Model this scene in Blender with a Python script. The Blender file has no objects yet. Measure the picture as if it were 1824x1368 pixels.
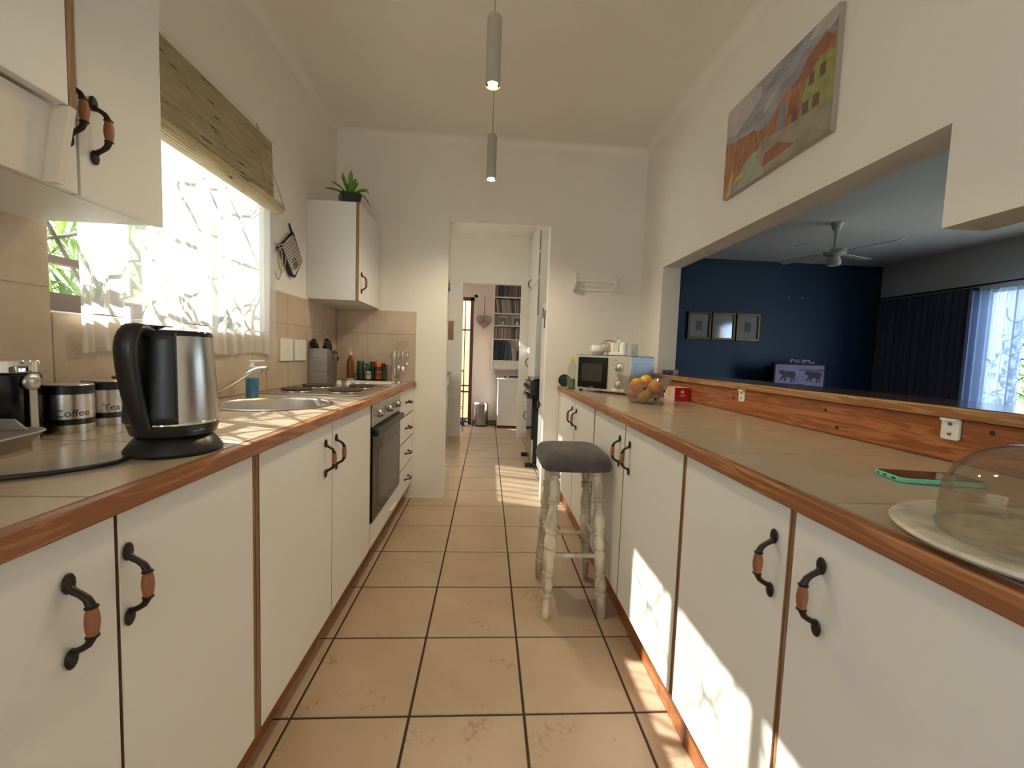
import bpy, bmesh, math, random
from mathutils import Vector, Matrix, Quaternion
R = random.Random(7)
SC = bpy.context.scene
COL = SC.collection
PI = math.pi

# ---------------------------------------------------------------- camera
cam_d = bpy.data.cameras.new('camera')
cam_d.sensor_fit = 'HORIZONTAL'
cam_d.sensor_width = 36.0
cam_d.lens = 14.4855
cam_d.clip_start = 0.02
cam = bpy.data.objects.new('camera', cam_d)
COL.objects.link(cam)
YAW, PITCH, ROLL = 0.0603736, -0.0684037, 0.0348094
_f = Vector((math.sin(YAW)*math.cos(PITCH), math.cos(YAW)*math.cos(PITCH), math.sin(PITCH)))
_r = Vector((math.cos(YAW), -math.sin(YAW), 0))
_u = _r.cross(_f)
_r2 = math.cos(ROLL)*_r + math.sin(ROLL)*_u
_u2 = -math.sin(ROLL)*_r + math.cos(ROLL)*_u
_m = Matrix((_r2, _u2, -_f)).transposed().to_4x4()
_m.translation = Vector((0.20939, -1.21411, 1.12089))
cam.matrix_world = _m
SC.camera = cam

# ---------------------------------------------------------------- light
W = bpy.data.worlds.new('sky'); SC.world = W
W.use_nodes = True
_bg = W.node_tree.nodes['Background']
_bg.inputs[0].default_value = (0.76, 0.87, 1.0, 1)
_bg.inputs[1].default_value = 5.6

sun_d = bpy.data.lights.new('sun', 'SUN')
sun_d.energy = 30.0
sun_d.color = (1.0, 0.95, 0.86)
sun_d.angle = math.radians(0.6)
sun = bpy.data.objects.new('sun', sun_d); COL.objects.link(sun)
sun.rotation_euler = Vector((1, -0.38, -0.828)).to_track_quat('-Z', 'Y').to_euler()
sun.location = (-6, 3, 6)

def portal(name, loc, direction, sx, sy):
    d = bpy.data.lights.new(name, 'AREA'); d.shape = 'RECTANGLE'; d.size = sx; d.size_y = sy
    d.cycles.is_portal = True
    o = bpy.data.objects.new(name, d); COL.objects.link(o)
    o.location = loc
    o.rotation_euler = Vector(direction).to_track_quat('-Z', 'Z').to_euler()
    return o
portal('portal_kitchen_window', (-1.16, 0.44, 1.63), (1, 0, 0), 1.1, 0.95)
portal('portal_added_rear_window', (0.25, -4.35, 1.55), (0, 1, 0), 1.2, 1.2)  # sky portal of the added rear window
portal('portal_side_window', (-1.16, -2.3, 1.65), (1, 0, 0), 1.3, 1.0)  # sky portal of the added side window
portal('portal_dining_window', (6.55, 2.05, 1.3), (-1, 0, 0), 3.3, 1.9)
portal('portal_scullery_window', (-1.1, 2.95, 1.55), (1, 0, 0), 1.3, 1.2)
portal('portal_back_door', (-0.42, 5.62, 1.0), (0, -1, 0), 0.9, 2.1)

VS = SC.view_settings
VS.view_transform = 'Standard'; VS.look = 'None'; VS.exposure = 0.33; VS.gamma = 1.0
VS.use_curve_mapping = False
SC.cycles.diffuse_bounces = 6
SC.cycles.caustics_reflective = False
SC.cycles.caustics_refractive = False

# ---------------------------------------------------------------- key sizes (metres)
XL, XR, YW, ZC, ZT = -0.924, 1.3685, 1.940, 2.703, 0.8987
XDL, XDR, XCL, XCR = -0.346, 0.768, -0.3265, 0.752
XPL, XPR = -0.406, 0.816
TILE = 0.356
YB = -4.2          # wall behind the camera
Y2 = 4.37          # far wall of the scullery
Y3 = 5.42          # far wall of the back porch

# ---------------------------------------------------------------- materials
MATS = {}
def nn(nt, t, **kw):
    n = nt.nodes.new(t)
    for k, v in kw.items(): setattr(n, k, v)
    return n
def base_mat(name):
    m = bpy.data.materials.new(name); m.use_nodes = True
    nt = m.node_tree; b = nt.nodes['Principled BSDF']
    MATS[name] = m
    return m, nt, b
def c4(c): return (c[0], c[1], c[2], 1)
def P(name, col, rough=0.5, metal=0.0, var=0.0, vscale=6.0, bump=0.0, bscale=120.0, spec=None, emit=None, est=0, coat=0.0, stretch=(1,1,1), sheen=0):
    m, nt, b = base_mat(name)
    b.inputs['Base Color'].default_value = c4(col)
    b.inputs['Roughness'].default_value = rough
    b.inputs['Metallic'].default_value = metal
    if spec is not None: b.inputs['Specular IOR Level'].default_value = spec
    if coat: b.inputs['Coat Weight'].default_value = coat; b.inputs['Coat Roughness'].default_value = 0.12
    if sheen: b.inputs['Sheen Weight'].default_value = sheen
    if emit: b.inputs['Emission Color'].default_value = c4(emit); b.inputs['Emission Strength'].default_value = est
    if var or bump:
        g = nn(nt, 'ShaderNodeNewGeometry'); mp = nn(nt, 'ShaderNodeMapping')
        mp.inputs['Scale'].default_value = stretch
        nt.links.new(g.outputs['Position'], mp.inputs['Vector'])
    if var:
        n = nn(nt, 'ShaderNodeTexNoise'); n.inputs['Scale'].default_value = vscale; n.inputs['Detail'].default_value = 5
        nt.links.new(mp.outputs[0], n.inputs['Vector'])
        r = nn(nt, 'ShaderNodeValToRGB')
        r.color_ramp.elements[0].position = 0.3; r.color_ramp.elements[1].position = 0.7
        r.color_ramp.elements[0].color = c4([x*(1-var) for x in col]); r.color_ramp.elements[1].color = c4([min(1, x*(1+var*0.6)) for x in col])
        nt.links.new(n.outputs['Fac'], r.inputs[0]); nt.links.new(r.outputs[0], b.inputs['Base Color'])
    if bump:
        n2 = nn(nt, 'ShaderNodeTexNoise'); n2.inputs['Scale'].default_value = bscale; n2.inputs['Detail'].default_value = 3
        nt.links.new(mp.outputs[0], n2.inputs['Vector'])
        bp = nn(nt, 'ShaderNodeBump'); bp.inputs['Strength'].default_value = bump; bp.inputs['Distance'].default_value = 0.004
        nt.links.new(n2.outputs['Fac'], bp.inputs['Height']); nt.links.new(bp.outputs[0], b.inputs['Normal'])
    return m
def wood(name, c1, c2, axis, rough=0.42, scale=1.0, knots=True):
    """pine: rings stretched along one axis, with a few dark knots"""
    m, nt, b = base_mat(name)
    b.inputs['Roughness'].default_value = rough
    g = nn(nt, 'ShaderNodeNewGeometry'); mp = nn(nt, 'ShaderNodeMapping')
    s = [22*scale]*3; s['xyz'.index(axis)] = 1.3*scale
    mp.inputs['Scale'].default_value = s
    nt.links.new(g.outputs['Position'], mp.inputs['Vector'])
    n = nn(nt, 'ShaderNodeTexNoise'); n.inputs['Scale'].default_value = 1.6; n.inputs['Detail'].default_value = 7; n.inputs['Distortion'].default_value = 1.2
    nt.links.new(mp.outputs[0], n.inputs['Vector'])
    w = nn(nt, 'ShaderNodeMath', operation='SINE')
    mu = nn(nt, 'ShaderNodeMath', operation='MULTIPLY'); mu.inputs[1].default_value = 30
    nt.links.new(n.outputs['Fac'], mu.inputs[0]); nt.links.new(mu.outputs[0], w.inputs[0])
    ad = nn(nt, 'ShaderNodeMath', operation='MULTIPLY_ADD'); ad.inputs[1].default_value = 0.28; ad.inputs[2].default_value = 0.5
    nt.links.new(w.outputs[0], ad.inputs[0])
    big = nn(nt, 'ShaderNodeTexNoise'); big.inputs['Scale'].default_value = 0.5; big.inputs['Detail'].default_value = 3
    nt.links.new(mp.outputs[0], big.inputs['Vector'])
    a2 = nn(nt, 'ShaderNodeMath', operation='MULTIPLY_ADD'); a2.inputs[1].default_value = 0.9
    nt.links.new(big.outputs['Fac'], a2.inputs[0]); nt.links.new(ad.outputs[0], a2.inputs[2])
    r = nn(nt, 'ShaderNodeValToRGB')
    r.color_ramp.elements[0].position = 0.55; r.color_ramp.elements[0].color = c4(c1)
    r.color_ramp.elements[1].position = 1.25 if False else 1.0; r.color_ramp.elements[1].color = c4(c2)
    nt.links.new(a2.outputs[0], r.inputs[0])
    out = r.outputs[0]
    if knots:
        mk = nn(nt, 'ShaderNodeMapping'); ks = [7.0]*3; ks['xyz'.index(axis)] = 3.6
        mk.inputs['Scale'].default_value = ks; nt.links.new(g.outputs['Position'], mk.inputs['Vector'])
        v = nn(nt, 'ShaderNodeTexVoronoi'); v.inputs['Scale'].default_value = 1.0
        nt.links.new(mk.outputs[0], v.inputs['Vector'])
        kr = nn(nt, 'ShaderNodeValToRGB'); kr.color_ramp.elements[0].position = 0.05; kr.color_ramp.elements[1].position = 0.12
        kr.color_ramp.elements[0].color = (1, 1, 1, 1); kr.color_ramp.elements[1].color = (0, 0, 0, 1)
        nt.links.new(v.outputs['Distance'], kr.inputs[0])
        mx = nn(nt, 'ShaderNodeMix', data_type='RGBA'); mx.inputs['B'].default_value = c4([x*0.32 for x in c1])
        nt.links.new(kr.outputs[0], mx.inputs['Factor']); nt.links.new(out, mx.inputs['A']); out = mx.outputs['Result']
    nt.links.new(out, b.inputs['Base Color'])
    return m
def tile_mat(name, c_lo, c_hi, c_spot, rough, spot=0.5, scale=3.0, bump=0.12):
    """glazed tile: cloudy base with brown speckle flecks"""
    m, nt, b = base_mat(name)
    g = nn(nt, 'ShaderNodeNewGeometry')
    n = nn(nt, 'ShaderNodeTexNoise'); n.inputs['Scale'].default_value = scale; n.inputs['Detail'].default_value = 6; n.inputs['Roughness'].default_value = 0.6
    nt.links.new(g.outputs['Position'], n.inputs['Vector'])
    r = nn(nt, 'ShaderNodeValToRGB'); r.color_ramp.elements[0].position = 0.3; r.color_ramp.elements[1].position = 0.72
    r.color_ramp.elements[0].color = c4(c_lo); r.color_ramp.elements[1].color = c4(c_hi)
    nt.links.new(n.outputs['Fac'], r.inputs[0])
    f = nn(nt, 'ShaderNodeTexNoise'); f.inputs['Scale'].default_value = 46; f.inputs['Detail'].default_value = 6; f.inputs['Roughness'].default_value = 0.7
    nt.links.new(g.outputs['Position'], f.inputs['Vector'])
    k = nn(nt, 'ShaderNodeTexNoise'); k.inputs['Scale'].default_value = 7; k.inputs['Detail'].default_value = 2
    nt.links.new(g.outputs['Position'], k.inputs['Vector'])
    ml = nn(nt, 'ShaderNodeMath', operation='MULTIPLY'); nt.links.new(f.outputs['Fac'], ml.inputs[0]); nt.links.new(k.outputs['Fac'], ml.inputs[1])
    fr = nn(nt, 'ShaderNodeValToRGB'); fr.color_ramp.elements[0].position = 0.32; fr.color_ramp.elements[1].position = 0.42
    fr.color_ramp.elements[0].color = (0, 0, 0, 1); fr.color_ramp.elements[1].color = (spot, spot, spot, 1)
    nt.links.new(ml.outputs[0], fr.inputs[0])
    mx = nn(nt, 'ShaderNodeMix', data_type='RGBA'); mx.inputs['B'].default_value = c4(c_spot)
    nt.links.new(fr.outputs[0], mx.inputs['Factor']); nt.links.new(r.outputs[0], mx.inputs['A'])
    nt.links.new(mx.outputs['Result'], b.inputs['Base Color'])
    b.inputs['Roughness'].default_value = rough
    bp = nn(nt, 'ShaderNodeBump'); bp.inputs['Strength'].default_value = bump; bp.inputs['Distance'].default_value = 0.003
    nt.links.new(n.outputs['Fac'], bp.inputs['Height']); nt.links.new(bp.outputs[0], b.inputs['Normal'])
    return m
def thin_glass(name, tint=(0.97, 0.98, 0.98), rough=0.02, ior=1.45, milk=0.0, milkcol=(0.8, 0.8, 0.8)):
    m = bpy.data.materials.new(name); m.use_nodes = True; nt = m.node_tree; MATS[name] = m
    nt.nodes.remove(nt.nodes['Principled BSDF']); out = nt.nodes['Material Output']
    t = nn(nt, 'ShaderNodeBsdfTransparent'); t.inputs[0].default_value = c4(tint)
    gl = nn(nt, 'ShaderNodeBsdfGlossy'); gl.inputs['Roughness'].default_value = rough
    lw = nn(nt, 'ShaderNodeLayerWeight'); lw.inputs[0].default_value = 0.5
    pw = nn(nt, 'ShaderNodeMath', operation='POWER'); pw.inputs[1].default_value = 4.0
    nt.links.new(lw.outputs['Facing'], pw.inputs[0])
    fr = nn(nt, 'ShaderNodeMath', operation='MULTIPLY_ADD'); fr.inputs[1].default_value = 0.75; fr.inputs[2].default_value = 0.05
    nt.links.new(pw.outputs[0], fr.inputs[0])
    mx = nn(nt, 'ShaderNodeMixShader')
    nt.links.new(fr.outputs[0], mx.inputs[0]); nt.links.new(t.outputs[0], mx.inputs[1]); nt.links.new(gl.outputs[0], mx.inputs[2])
    last = mx.outputs[0]
    if milk:
        d = nn(nt, 'ShaderNodeBsdfDiffuse'); d.inputs[0].default_value = c4(milkcol)
        m2 = nn(nt, 'ShaderNodeMixShader'); m2.inputs[0].default_value = milk
        nt.links.new(last, m2.inputs[1]); nt.links.new(d.outputs[0], m2.inputs[2]); last = m2.outputs[0]
    nt.links.new(last, out.inputs[0])
    return m
def cloth_sheer(name, col, opacity, trans=0.6):
    m = bpy.data.materials.new(name); m.use_nodes = True; nt = m.node_tree; MATS[name] = m
    nt.nodes.remove(nt.nodes['Principled BSDF']); out = nt.nodes['Material Output']
    t = nn(nt, 'ShaderNodeBsdfTransparent')
    d = nn(nt, 'ShaderNodeBsdfDiffuse'); d.inputs[0].default_value = c4(col)
    l = nn(nt, 'ShaderNodeBsdfTranslucent'); l.inputs[0].default_value = c4(col)
    a = nn(nt, 'ShaderNodeMixShader'); a.inputs[0].default_value = trans
    nt.links.new(d.outputs[0], a.inputs[1]); nt.links.new(l.outputs[0], a.inputs[2])
    b = nn(nt, 'ShaderNodeMixShader')
    # threads overlap more where the cloth turns edge-on: through-light falls as T^(1/cos)
    lw = nn(nt, 'ShaderNodeLayerWeight'); lw.inputs[0].default_value = 0.5
    cs = nn(nt, 'ShaderNodeMath', operation='SUBTRACT'); cs.inputs[0].default_value = 1.0; nt.links.new(lw.outputs['Facing'], cs.inputs[1])
    mxx = nn(nt, 'ShaderNodeMath', operation='MAXIMUM'); mxx.inputs[1].default_value = 0.12; nt.links.new(cs.outputs[0], mxx.inputs[0])
    iv = nn(nt, 'ShaderNodeMath', operation='DIVIDE'); iv.inputs[0].default_value = 1.0; nt.links.new(mxx.outputs[0], iv.inputs[1])
    pw = nn(nt, 'ShaderNodeMath', operation='POWER'); pw.inputs[0].default_value = 1.0-opacity; nt.links.new(iv.outputs[0], pw.inputs[1])
    op = nn(nt, 'ShaderNodeMath', operation='SUBTRACT'); op.inputs[0].default_value = 1.0; nt.links.new(pw.outputs[0], op.inputs[1])
    nt.links.new(op.outputs[0], b.inputs[0])
    nt.links.new(t.outputs[0], b.inputs[1]); nt.links.new(a.outputs[0], b.inputs[2])
    nt.links.new(b.outputs[0], out.inputs[0])
    return m

P('paint', (0.83, 0.79, 0.72), 0.72, bump=0.25, bscale=40, var=0.025, vscale=3)
P('paint_far', (0.80, 0.72, 0.66), 0.75, bump=0.2, bscale=40)
P('paint_ceiling', (0.84, 0.80, 0.73), 0.8, bump=0.15, bscale=30)
P('paint_navy', (0.022, 0.052, 0.105), 0.6, bump=0.15, bscale=40)
P('laminate', (0.775, 0.765, 0.73), 0.42, bump=0.05, bscale=300)
P('laminate_under', (0.74, 0.68, 0.58), 0.5, var=0.06, vscale=5)
P('white_plastic', (0.80, 0.79, 0.74), 0.35)
P('white_enamel', (0.80, 0.80, 0.77), 0.25)
P('ceramic', (0.85, 0.83, 0.78), 0.15, coat=0.4)
wood('pine_y', (0.47, 0.21, 0.085), (0.26, 0.098, 0.035), 'y', 0.4)
wood('pine_board', (0.48, 0.19, 0.065), (0.27, 0.085, 0.026), 'y', 0.38)
wood('pine_shelf', (0.50, 0.30, 0.13), (0.30, 0.13, 0.045), 'y', 0.4)
wood('stile_z', (0.36, 0.21, 0.10), (0.24, 0.125, 0.055), 'z', 0.5, knots=False)
wood('door_wood', (0.20, 0.06, 0.02), (0.10, 0.028, 0.01), 'z', 0.4, knots=False)
wood('fence_pine', (0.80, 0.55, 0.33), (0.60, 0.36, 0.19), 'z', 0.6)
wood('key_board', (0.45, 0.24, 0.11), (0.30, 0.14, 0.06), 'z', 0.5, knots=False)
tile_mat('floor_tile', (0.45, 0.325, 0.225), (0.58, 0.44, 0.315), (0.30, 0.185, 0.12), 0.34, 0.6, 2.4)
tile_mat('counter_tile', (0.45, 0.36, 0.27), (0.53, 0.44, 0.34), (0.32, 0.23, 0.155), 0.2, 0.25, 4, 0.06)
tile_mat('splash_tile', (0.47, 0.365, 0.27), (0.61, 0.495, 0.385), (0.33, 0.22, 0.14), 0.3, 0.45, 5)
P('grout_dark', (0.065, 0.042, 0.03), 0.9)
P('grout_counter', (0.07, 0.05, 0.035), 0.9)
P('garden_wall', (0.60, 0.55, 0.45), 0.9, var=0.12, vscale=30, bump=0.4, bscale=60)
P('grout_light', (0.55, 0.45, 0.36), 0.9)
P('steel', (0.60, 0.57, 0.52), 0.26, 1.0, bump=0.05, bscale=60, stretch=(1, 1, 12))
P('steel_flat', (0.52, 0.50, 0.46), 0.34, 1.0)
P('steel_bin', (0.36, 0.34, 0.32), 0.25, 1.0)
P('steel_box', (0.42, 0.41, 0.39), 0.42, 1.0, var=0.25, vscale=10, stretch=(1, 1, 14))
P('chrome', (0.80, 0.79, 0.77), 0.07, 1.0)
P('bronze', (0.035, 0.028, 0.025), 0.42, 0.6)
P('grip_wood', (0.31, 0.12, 0.05), 0.38, var=0.35, vscale=60, stretch=(1, 1, 0.2))
P('black_plastic', (0.012, 0.012, 0.013), 0.32)
P('black_gloss', (0.008, 0.008, 0.010), 0.12)
P('black_matte', (0.02, 0.02, 0.02), 0.7)
P('iron', (0.06, 0.045, 0.035), 0.6, 0.3)
P('frame_brown', (0.10, 0.065, 0.05), 0.5)
P('hotplate', (0.085, 0.055, 0.042), 0.55, 0.3)
P('oven_glass', (0.016, 0.016, 0.015), 0.08, spec=0.22)
P('glass_inner', (0.05, 0.046, 0.040), 0.12, spec=0.3)
P('grey_velvet', (0.085, 0.071, 0.069), 0.85, var=0.35, vscale=16, bump=0.2, bscale=200, sheen=0.12)
P('whitewash', (0.64, 0.57, 0.43), 0.42, var=0.5, vscale=30, stretch=(1, 1, 0.22), bump=0.25, bscale=60)
P('stone_plate', (0.58, 0.54, 0.45), 0.6, var=0.36, vscale=22, bump=0.2, bscale=60)
P('orange_skin', (0.86, 0.34, 0.02), 0.38, var=0.10, vscale=14, bump=0.35, bscale=260)
P('lemon_skin', (0.82, 0.45, 0.03), 0.38, var=0.10, vscale=14, bump=0.3, bscale=260)
P('calyx', (0.10, 0.12, 0.03), 0.7)
P('edge_band', (0.27, 0.15, 0.075), 0.6)
P('gap_shade_wood', (0.10, 0.05, 0.022), 0.7)  # stile wood darkened to paint the shade inside thin gaps
P('leaf', (0.13, 0.30, 0.03), 0.42, var=0.35, vscale=18)
P('leaf_tip', (0.12, 0.28, 0.03), 0.42, var=0.35, vscale=18)
P('pot_black', (0.010, 0.010, 0.011), 0.4)
P('soil', (0.03, 0.02, 0.012), 0.9)
P('soap_blue', (0.0, 0.22, 0.50), 0.2)
P('mint', (0.16, 0.62, 0.45), 0.45)
P('screen_dark', (0.030, 0.014, 0.009), 0.07)
P('red_box', (0.42, 0.006, 0.012), 0.4)
P('pink_box', (0.72, 0.53, 0.45), 0.5)
P('gold', (0.48, 0.30, 0.12), 0.35, 0.9)
P('print_pale', (0.72, 0.55, 0.52), 0.5)
P('navy_cloth', (0.022, 0.035, 0.065), 0.85)
P('mitt_cloth', (0.62, 0.56, 0.48), 0.9)
P('stripe', (0.16, 0.13, 0.11), 0.9)
P('twine', (0.45, 0.38, 0.28), 0.9)
P('anchor_blue', (0.01, 0.10, 0.38), 0.5)
P('paper', (0.72, 0.72, 0.70), 0.8)
P('paper_dark', (0.10, 0.12, 0.15), 0.8)
P('frame_gold', (0.17, 0.115, 0.045), 0.4, 0.5)
P('mount', (0.33, 0.33, 0.31), 0.7)
P('sketch', (0.20, 0.16, 0.14), 0.8)
P('tv_black', (0.006, 0.006, 0.008), 0.7)
P('dining_curtain', (0.10, 0.10, 0.15), 0.85, var=0.15, vscale=8)
P('wicker', (0.42, 0.36, 0.31), 0.8)
P('steel_dull', (0.55, 0.55, 0.55), 0.4, 0.9)
P('tray_grey', (0.33, 0.30, 0.28), 0.45)
P('fan_white', (0.62, 0.60, 0.55), 0.5)
P('bulb_warm', (1, 0.8, 0.4), 0.5, emit=(1.0, 0.72, 0.24), est=30)
P('bulb_white', (1, 0.9, 0.75), 0.5, emit=(1.0, 0.86, 0.62), est=40)
P('lamp_body', (0.42, 0.40, 0.34), 0.45)
P('cord_grey', (0.40, 0.36, 0.30), 0.6)
P('oil', (0.16, 0.055, 0.012), 0.12)
P('spice_green', (0.012, 0.065, 0.025), 0.35)
P('spice_glass', (0.020, 0.035, 0.025), 0.12)
P('lid_green', (0.015, 0.10, 0.02), 0.4)
P('lid_orange', (0.85, 0.10, 0.01), 0.4)
P('lid_wine', (0.06, 0.008, 0.02), 0.4)
P('label_pale', (0.45, 0.40, 0.34), 0.6)
P('label_red', (0.32, 0.05, 0.02), 0.6)
P('yellow_cap', (0.75, 0.55, 0.02), 0.4)
P('green_water', (0.10, 0.16, 0.06), 0.2)
P('ink', (0.03, 0.025, 0.022), 0.6)
P('garden_leaf', (0.20, 0.38, 0.035), 0.6, var=0.5, vscale=4)
P('garden_ground', (0.62, 0.58, 0.50), 0.9, var=0.12, vscale=2)
P('canvas_edge', (0.38, 0.33, 0.28), 0.8)
P('microwave_silver', (0.56, 0.55, 0.50), 0.35, 0.3)
P('microwave_side', (0.38, 0.46, 0.57), 0.42, 0.12)  # blue of the reflected sky is put into the casing colour
P('fridge_silver', (0.62, 0.63, 0.62), 0.35, 0.1)
thin_glass('pane', (0.96, 0.98, 0.97))
thin_glass('bottle_clear', (0.88, 0.91, 0.86), milk=0.05)
thin_glass('bowl_glass', (0.80, 0.77, 0.74), rough=0.08, milk=0.30, milkcol=(0.46, 0.42, 0.39))
thin_glass('dome_glass', (0.82, 0.78, 0.70), rough=0.06, milk=0.14, milkcol=(0.42, 0.36, 0.28))
thin_glass('tumbler', (0.90, 0.92, 0.92), milk=0.12, milkcol=(0.7, 0.72, 0.72))
thin_glass('soap_clear', (0.86, 0.92, 0.93), rough=0.1, milk=0.06, milkcol=(0.6, 0.66, 0.66))
cloth_sheer('sheer', (0.76, 0.75, 0.73), 0.55, 0.44)
cloth_sheer('sheer_hem', (0.82, 0.78, 0.74), 0.62, 0.45)
cloth_sheer('sheer_blue', (0.36, 0.46, 0.72), 0.88, 0.7)
cloth_sheer('net', (0.85, 0.83, 0.78), 0.75, 0.6)

def bamboo():
    m, nt, b = base_mat('bamboo')
    g = nn(nt, 'ShaderNodeNewGeometry'); mp = nn(nt, 'ShaderNodeMapping'); mp.inputs['Scale'].default_value = (4, 9, 95)
    nt.links.new(g.outputs['Position'], mp.inputs['Vector'])
    n = nn(nt, 'ShaderNodeTexNoise'); n.inputs['Scale'].default_value = 1.0; n.inputs['Detail'].default_value = 3
    nt.links.new(mp.outputs[0], n.inputs['Vector'])
    r = nn(nt, 'ShaderNodeValToRGB')
    e = r.color_ramp.elements
    e[0].position = 0.30; e[0].color = (0.10, 0.06, 0.03, 1)
    e[1].position = 0.36; e[1].color = (0.50, 0.43, 0.29, 1)
    x = r.color_ramp.elements.new(0.7); x.color = (0.66, 0.58, 0.42, 1)
    nt.links.new(n.outputs['Fac'], r.inputs[0]); nt.links.new(r.outputs[0], b.inputs['Base Color'])
    b.inputs['Roughness'].default_value = 0.7
    t = nn(nt, 'ShaderNodeBsdfTranslucent'); nt.links.new(r.outputs[0], t.inputs[0])
    mx = nn(nt, 'ShaderNodeMixShader'); mx.inputs[0].default_value = 0.32
    nt.links.new(b.outputs[0], mx.inputs[1]); nt.links.new(t.outputs[0], mx.inputs[2])
    nt.links.new(mx.outputs[0], nt.nodes['Material Output'].inputs[0])
bamboo()

def flat_colors(name, cols):  # helper for tiny series of plain colours
    for i, c in enumerate(cols): P('%s_%d' % (name, i), c, 0.7)
flat_colors('sleeve', [(0.10, 0.10, 0.11), (0.30, 0.27, 0.24), (0.45, 0.41, 0.36), (0.16, 0.08, 0.06), (0.12, 0.15, 0.20), (0.38, 0.30, 0.22), (0.05, 0.05, 0.06), (0.55, 0.50, 0.44), (0.28, 0.10, 0.07)])
flat_colors('binder', [(0.012, 0.016, 0.024), (0.02, 0.04, 0.09), (0.02, 0.12, 0.35), (0.10, 0.03, 0.03), (0.10, 0.18, 0.05), (0.45, 0.40, 0.30), (0.03, 0.03, 0.035)])

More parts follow.
